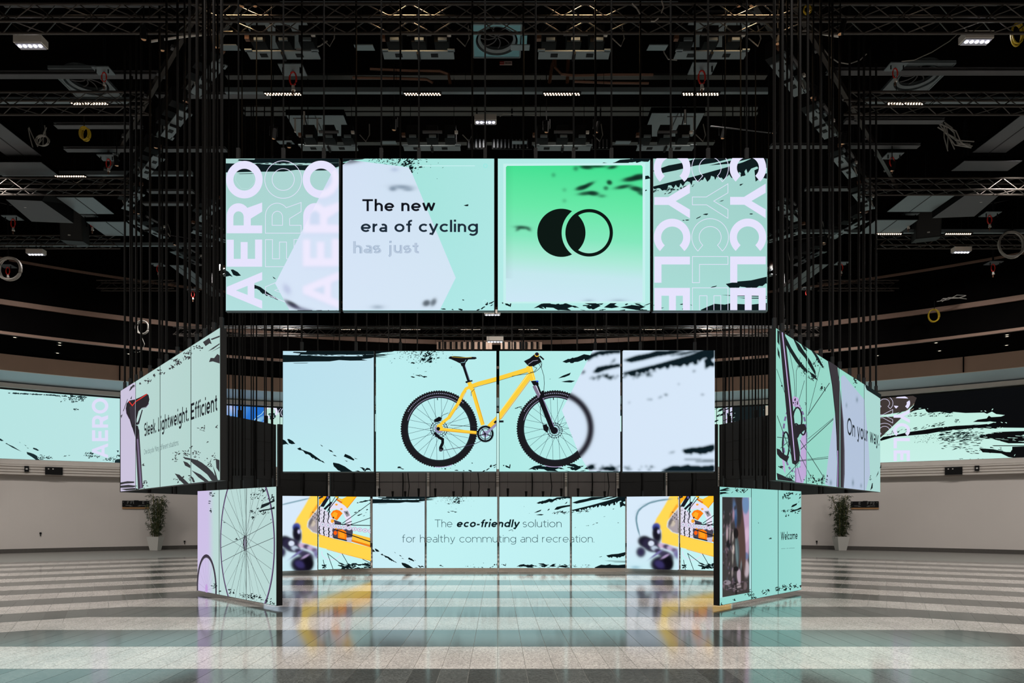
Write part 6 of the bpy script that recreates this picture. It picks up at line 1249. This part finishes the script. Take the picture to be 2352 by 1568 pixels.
# track rails that carry the trays, running slantwise
for sg in (-1, 1):
    for k, off in enumerate((0.0, 0.7)):
        A, B = Vector((sg * (4.6 + off), 12.2, 10.75)), Vector((sg * (10.6 + off), 19.2, 10.75)); d = B - A
        o = thing('track_rail', tuple((A + B) / 2), '%s slanting black track rail on the %s' % (('inner', 'outer')[k], 'left' if sg < 0 else 'right'), 'rail', 'slanting track rails', math.atan2(d.y, d.x)); L = d.length
        MB().box((0, 0, 0), (L, 0.08, 0.14)).build('rail', m_truss, o)
        for q in range(9): MB().box((-L / 2 + L * (q + 0.5) / 9, 0.06, -0.02), (0.1, 0.06, 0.06)).build('clamp', m_steel, o)
        for q in range(6): MB().bar((-L / 2 + L * (q + 0.5) / 6, 0, 0.05), (-L / 2 + L * (q + 0.5) / 6, 0, 1.8), 0.02, 5).build('suspension_rod', m_dark, o)
# red slings and hooks on small plates
def hook(px, py, z, s, label):
    p = atz(px, py, z); o = thing('hoist_hook', tuple(p), label, 'hook', 'red slings on mounting plates')
    MB().box((0, -0.02, 0.22 * s), (0.5 * s, 0.38 * s, 0.02)).build('mounting_plate', m_plate, o)
    MB().tube([(0.07 * s * math.cos(t), 0, 0.05 * s + 0.14 * s * math.sin(t)) for t in [2 * math.pi * i / 14 for i in range(14)]], 0.018 * s, 6, True).build('sling', m_red, o)
    MB().bar((0, 0, -0.1 * s), (0.01, 0, -0.2 * s), 0.03 * s, 8, 0.045 * s).build('hook_block', m_alu, o); MB().bar((0, 0, -0.19 * s), (0, 0, -0.3 * s), 0.02 * s, 6).build('hook_tip', m_warmd, o)
    for k in (-0.18, 0.18): MB().bar((k * s, -0.1 * s, 0.1 * s), (k * s, -0.1 * s, 0.22 * s), 0.018 * s, 6).build('bolt', m_dark, o)
    MB().bar((0, 0, 0.23 * s), (0, 0, 12.55 - z), 0.03, 6).build('suspension_rod', m_dark, o)
for (x, y, z, s, lb) in ((673, 186, 10.6, 1.0, 'red sling hook over the AERO screen'), (1612, 183, 10.6, 1.0, 'red sling hook over the CYCLE screen'), (239, 181, 10.5, 0.7, 'red sling hook above the second left truss'), (2056, 172, 10.5, 0.7, 'red sling hook above the second right truss'), (249, 379, 10.3, 0.8, 'red sling hook above the third left truss'),
                         (2049, 375, 10.3, 0.8, 'red sling hook above the third right truss'), (30, 516, 10.2, 0.9, 'red sling hook at the left edge above the fourth truss'), (2273, 508, 10.2, 0.9, 'red sling hook at the right edge above the fourth truss'), (212, 515, 10.2, 0.9, 'red sling hook beside the left speaker'), (2086, 511, 10.2, 0.9, 'red sling hook beside the right speaker'),
                         (18, 625, 9.9, 0.9, 'red sling hook inside the pale cable coil'), (2281, 618, 9.9, 0.9, 'red sling hook right of the right box lamp'), (364, 620, 9.9, 0.8, 'red sling hook above the fifth left truss'), (1932, 617, 9.9, 0.8, 'red sling hook above the fifth right truss'), (443, 678, 9.7, 0.8, 'red sling hook left of the AERO screen, low'), (1854, 674, 9.7, 0.8, 'red sling hook right of the CYCLE screen, low')): hook(x, y, z, s, lb)
# threaded rods with end plates over the ducts
for (x, y, lb) in ((678, 262, 'three short pipes hanging over the left duct underside'), (1594, 258, 'three short pipes hanging over the right duct underside')):
    p = atz(x, y, 11.0); sg = 1 if x < CX else -1; o = thing('hanging_pipe_set', tuple(p), lb, 'pipes', 'short hanging pipes')
    for (k, a, b) in ((0.0, -0.1, -0.42), (0.21, 0.06, -0.26), (0.52, -0.1, -0.42)): MB().bar((sg * k, 0, a), (sg * k, 0, b), 0.022, 8).build('pipe', m_alu, o)
    MB().bar((-0.05 * sg, 0, -0.1), (0.62 * sg, 0, -0.1), 0.012, 6).build('crossbar', m_steel, o); MB().bar((0.21 * sg, 0, 0.0), (0.33 * sg, 0, -0.5), 0.016, 6).build('strut', m_steel, o); MB().tube([(0.26 * sg + 0.03 * math.cos(t), 0, -0.52 + 0.045 * math.sin(t)) for t in [0.785 * i for i in range(8)]], 0.014, 5, True).build('shackle', m_dark, o)
    MB().bar((0.3 * sg, 0, -0.1), (0.3 * sg, 0, 1.5), 0.012, 5).build('suspension_rod', m_dark, o)
# loudspeakers
def speaker(px, py, d, w, h, dp, rz, label):
    p = at(px, py, d); o = thing('loudspeaker', tuple(p), label, 'speaker', 'black hanging loudspeakers', rz)
    MB().box((0, 0, 0), (w, dp, h), Matrix.Rotation(0.12, 3, 'X')).build('cabinet', mat('speaker_black', (34, 34, 34), 0.6, noise=0.1, scale=30), o)
    MB().box((0, -dp / 2 - 0.006, -0.02), (w * 0.92, 0.012, h * 0.94), Matrix.Rotation(0.12, 3, 'X')).build('grille', mat('speaker_grille', (50, 50, 50), 0.7, noise=0.3, scale=80), o)
    MB().box((-w * 0.04, -dp / 2 - 0.05, -h * 0.4), (0.07, 0.012, 0.03)).build('badge', m_white, o)
    MB().tube([(-w / 2 - 0.03, 0, 0), (-w / 2 - 0.03, 0, h * 0.62), (w / 2 + 0.03, 0, h * 0.62), (w / 2 + 0.03, 0, 0)], 0.02, 5).build('yoke', m_dark, o)
    MB().bar((0, 0, h * 0.62), (0, 0, 12.5 - p.z), 0.03, 6).build('suspension_rod', m_dark, o)
    for k in range(3): MB().tube([(-0.1 + 0.1 * k, 0, h * 0.5), (-0.2 + 0.12 * k, -0.1, h * 0.62), (-0.15 + 0.16 * k, 0, h * 0.75)], 0.012, 5).build('cable', m_cable, o)
speaker(171, 519, 20.5, 0.62, 0.98, 0.5, 0.18, 'black hanging loudspeaker on the left'); speaker(2128, 512, 20.5, 0.66, 0.98, 0.5, -0.3, 'black hanging loudspeaker on the right')
speaker(8, 722, 24.5, 0.5, 0.7, 0.45, 0.2, 'black hanging loudspeaker low at the left edge'); speaker(2289, 716, 24.5, 0.5, 0.7, 0.45, -0.2, 'black hanging loudspeaker low at the right edge')
# wedge projectors
for (x, y, sg, lb) in ((88, 474, 1, 'large black wedge-shaped projector left of the left loudspeaker'), (2223, 462, -1, 'large black wedge-shaped projector right of the right loudspeaker')):
    p = at(x, y, 18.7); o = thing('ceiling_projector', tuple(p), lb, 'projector', 'wedge-shaped ceiling projectors', 0.1 * sg)
    w = MB(); w.v = [(-0.6, -0.4, 0.35), (0.5, -0.4, 0.35), (0.62, 0.6, 0.35), (-0.6, 0.6, 0.35), (-0.6, -0.4, -0.02), (0.3, -0.4, -0.02), (0.62, 0.6, -0.18), (-0.5, 0.6, -0.18)]; w.v = [(a * sg, b, c) for a, b, c in w.v]
    w.f = [(0, 1, 2, 3), (4, 5, 1, 0), (5, 6, 2, 1), (6, 7, 3, 2), (7, 4, 0, 3)]; w.build('housing', m_dark, o); f = MB(); f.v = w.v[4:]; f.f = [(0, 1, 2, 3)]; f.build('under_cover', m_panel, o)
    MB().bar((0, 0.1, 0.35), (0, 0.1, 12.5 - p.z), 0.05, 6).build('suspension_rod', m_dark, o); MB().box((-0.3 * sg, -0.05, -0.06), (0.06, 0.05, 0.03)).build('lens_stud', m_alu, o)
# cable coils
def coil(px, py, d, rx, rz_, n, m, label, r=0.012, seed=0):
    q = random.Random(seed); p = at(px, py, d); o = thing('cable_coil', tuple(p), label, 'cable', 'coiled cables on the rigging')
    for k in range(n):
        a, b, ox = rx * q.uniform(0.82, 1.05), rz_ * q.uniform(0.85, 1.08), q.uniform(-0.05, 0.05)
        MB().tube([(ox + a * math.cos(t), 0.02 * k, b * math.sin(t)) for t in [2 * math.pi * i / 24 for i in range(24)]], r, 5, True).build('loop', m, o)
    MB().bar((0, 0, rz_), (0, 0, rz_ + 0.3), 0.012, 5).build('tie', m_dark, o)
coil(193, 305, 15.2, 0.10, 0.14, 5, m_yel, 'yellow cable coil at the upper left'); coil(20, 616, 21.0, 0.38, 0.34, 5, m_coilw, 'large pale cable coil at the left edge', 0.022); coil(326, 751, 25.0, 0.24, 0.24, 5, m_gry, 'grey cable coil above the Sleek screen', 0.015)
coil(2146, 724, 24.5, 0.2, 0.22, 5, m_yel, 'yellow cable coil on the right below the trusses', 0.014); coil(2325, 560, 20.5, 0.4, 0.38, 6, m_gry, 'large grey cable coil at the right edge', 0.018); coil(2340, 75, 11.9, 0.1, 0.18, 5, m_yel, 'yellow cable coil at the top right corner'); coil(1856, 22, 11.4, 0.06, 0.07, 2, m_yel, 'small yellow loop on the nearest truss'); coil(97, 322, 15.5, 0.14, 0.12, 3, m_gry, 'small grey cable coil at the upper left')
def hang(pts, d, m, label, n=1, r=0.012):
    P = [at(x, y, d) for x, y in pts]; O = P[0]; o = thing('hanging_cable', tuple(O), label, 'cable', 'cables slung under the ceiling'); q = random.Random(len(pts) + int(d * 10))
    for k in range(n): MB().tube([tuple(p - O + Vector((q.uniform(-0.05, 0.05) * n ** 0.5, 0.02 * k, q.uniform(-0.04, 0.04) * n ** 0.5)) * (1 if n > 1 else 0)) for p in P], r, 5).build('cable', m, o)
hang([(2163, 278), (2185, 300), (2205, 320), (2228, 328)], 16, m_gry, 'bundle of grey cables slanting at the right', 6, 0.014); hang([(2172, 285), (2176, 310), (2186, 340)], 16, m_gry, 'grey cables dropping at the right', 3); hang([(1890, 110), (1905, 130), (1925, 143), (1950, 147), (1975, 138), (1990, 124)], 13.5, m_gry, 'sagging grey cable at the upper right')
hang([(2071, 141), (2100, 138), (2140, 120), (2180, 95), (2203, 75)], 13.2, m_gry, 'long grey cable rising to the right box lamp', 1, 0.01); hang([(1520, 2), (1524, 16), (1519, 30)], 11.3, m_coilw, 'pale cable end on the nearest truss'); hang([(1452, 8), (1462, 18), (1470, 32)], 11.3, m_coilw, 'pale cable on the nearest truss right of the vent'); hang([(1495, 49), (1503, 49), (1512, 42)], 11.3, m_coilw, 'short pale cable loop below the pale cable end')
hang([(680, 112), (715, 113), (735, 105), (752, 94)], 13, m_gry, 'grey cable left of the second front tray'); hang([(1522, 108), (1526, 122), (1535, 136), (1555, 138)], 12.8, m_gry, 'grey cable left of the fourth front tray'); hang([(66, 292), (72, 308), (80, 332)], 16, m_gry, 'pair of grey cables at the left', 2); hang([(106, 292), (98, 312), (92, 330)], 16, m_gry, 'grey cables beside the small grey coil', 3)
hang([(326, 775), (332, 790), (328, 802), (320, 808)], 25, m_gry, 'cable tail under the grey coil'); hang([(2160, 690), (2175, 684), (2200, 680), (2222, 682)], 24, m_gry, 'bundle of thin cables on the fifth right truss', 4)
hang([(345, 95), (420, 84), (500, 76), (535, 74)], 12.2, m_alu, 'slanting pale tube at the upper left', 1, 0.022); hang([(1835, 72), (1880, 76), (1930, 84)], 12.2, m_alu, 'slanting pale tube at the upper right', 1, 0.022); hang([(1632, 290), (1700, 297), (1770, 305)], 15, m_steel, 'slanting thin tube over the CYCLE screen', 1, 0.014); hang([(1148, 60 + 208), (1156, 262), (1190, 262), (1240, 266)], 15.5, m_gry, 'thin cable right of the middle box lamp', 1, 0.008)
# bronze pipe runs
hang([(1262, 190), (1268, 150), (1275, 131)], 15.5, m_warmd, 'upright bronze pipe right of the vent', 1, 0.04); hang([(1275, 131), (1275, 155), (1290, 170), (1320, 173), (1400, 171), (1500, 171)], 15.5, m_warmd, 'bent bronze pipe right of the vent', 1, 0.035); hang([(1305, 131), (1303, 190)], 15.6, m_warmd, 'second upright bronze pipe right of the vent', 1, 0.04); hang([(1320, 187), (1400, 190), (1490, 191)], 15.5, m_warmd, 'lower bronze pipe right of the vent', 1, 0.03)
hang([(850, 158), (940, 162), (1010, 163), (1030, 170), (1034, 192)], 15.5, m_warmd, 'bent bronze pipe left of the vent', 1, 0.035); hang([(810, 178), (920, 180), (980, 182), (994, 190)], 15.5, m_warmd, 'lower bronze pipe left of the vent', 1, 0.03)
# ribbed duct covers just above the upper row
for (a, b, lb) in ((1072, 1118, 'ribbed grille left of the middle above the upper row'), (1130, 1222, 'ribbed grille above the middle joint of the upper row'), (1355, 1405, 'ribbed grille above the green emblem screen')):
    A, Bq = at(a, 330, 16.6), at(b, 330, 16.6); o = thing('ribbed_grille', tuple((A + Bq) / 2), lb, 'grille', 'ribbed grilles'); L = Bq.x - A.x
    MB().box((0, 0.05, 0), (L, 0.03, 0.22)).build('backing', m_dark, o)
    for k in range(int(L / 0.09)): MB().box((-L / 2 + 0.05 + 0.09 * k, 0, 0), (0.035, 0.04, 0.2)).build('rib', m_panel, o)
    MB().bar((0, 0.05, 0.1), (0, 0.05, 12.5 - A.z), 0.02, 5).build('suspension_rod', m_dark, o)
# slatted timber field far behind, above the bicycle
for (a, b, lb) in ((1003, 1130, 'far slatted screen left of the middle, above the bicycle'), (1150, 1245, 'far slatted screen right of the middle, above the bicycle')):
    A, Bq = at(a, 793, 29.0), at(b, 793, 29.0); o = thing('slatted_screen', tuple((A + Bq) / 2), lb, 'slats', 'far slatted screens'); L = Bq.x - A.x
    MB().box((0, 0.05, 0), (L, 0.04, 0.3)).build('backing', m_brown, o)
    for k in range(int(L / 0.24)): MB().box((-L / 2 + 0.12 + 0.24 * k, 0, 0), (0.09, 0.05, 0.3)).build('slat', m_dark, o)
    MB().bar((0, 0.05, 0.1), (0, 0.05, 12.5 - A.z), 0.02, 5).build('suspension_rod', m_dark, o)
# fine small spotlights clamped along the trusses
q = random.Random(66); n = 0
SP = [(x, 13, 10.2) for x in (555, 585, 1697, 1727)] + [(330, 90, 9.7), (1930, 78, 9.7), (372, 115, 9.8), (268, 380, 10.0), (2049, 392, 10.0), (498, 108, 9.9), (1787, 100, 9.9), (425, 232, 9.9), (1866, 224, 9.9), (358, 339, 9.9), (1936, 330, 9.9), (628, 318, 10), (664, 338, 10), (1660, 317, 10), (1778, 305, 10), (905, 298, 10), (1255, 303, 10), (1370, 303, 10),
                    (317, 490, 9.6), (1975, 487, 9.6), (402, 562, 9.4), (1893, 557, 9.4), (470, 742, 8.4), (487, 752, 8.3), (1802, 746, 8.4), (1822, 760, 8.3)]
for n, (px, py, z) in enumerate(sorted(SP)):
    p = atz(px, py, z); o = thing('small_spotlight', tuple(p), 'small black spotlight with an amber lens, %s from the left in the rigging' % nth(n + 1), 'spotlight', 'small spotlights clamped to the rigging', q.uniform(-0.6, 0.6))
    MB().bar((0, 0, 0), (0.03, -0.05, 0.2), 0.055, 8, 0.045).build('body', m_dark, o); MB().bar((0.0, 0.0, -0.004), (0.0, 0.0, 0.0), 0.04, 8).build('lens', mat('amber_lens', (255, 190, 140), 0.3), o); MB().tube([(-0.08, 0, 0.05), (-0.08, 0, 0.26), (0.08, 0, 0.26), (0.08, 0, 0.05)], 0.008, 4).build('yoke', m_dark, o)
    MB().bar((0, 0, 0.26), (0, 0, 12.55 - z), 0.012, 4).build('suspension_rod', m_dark, o)
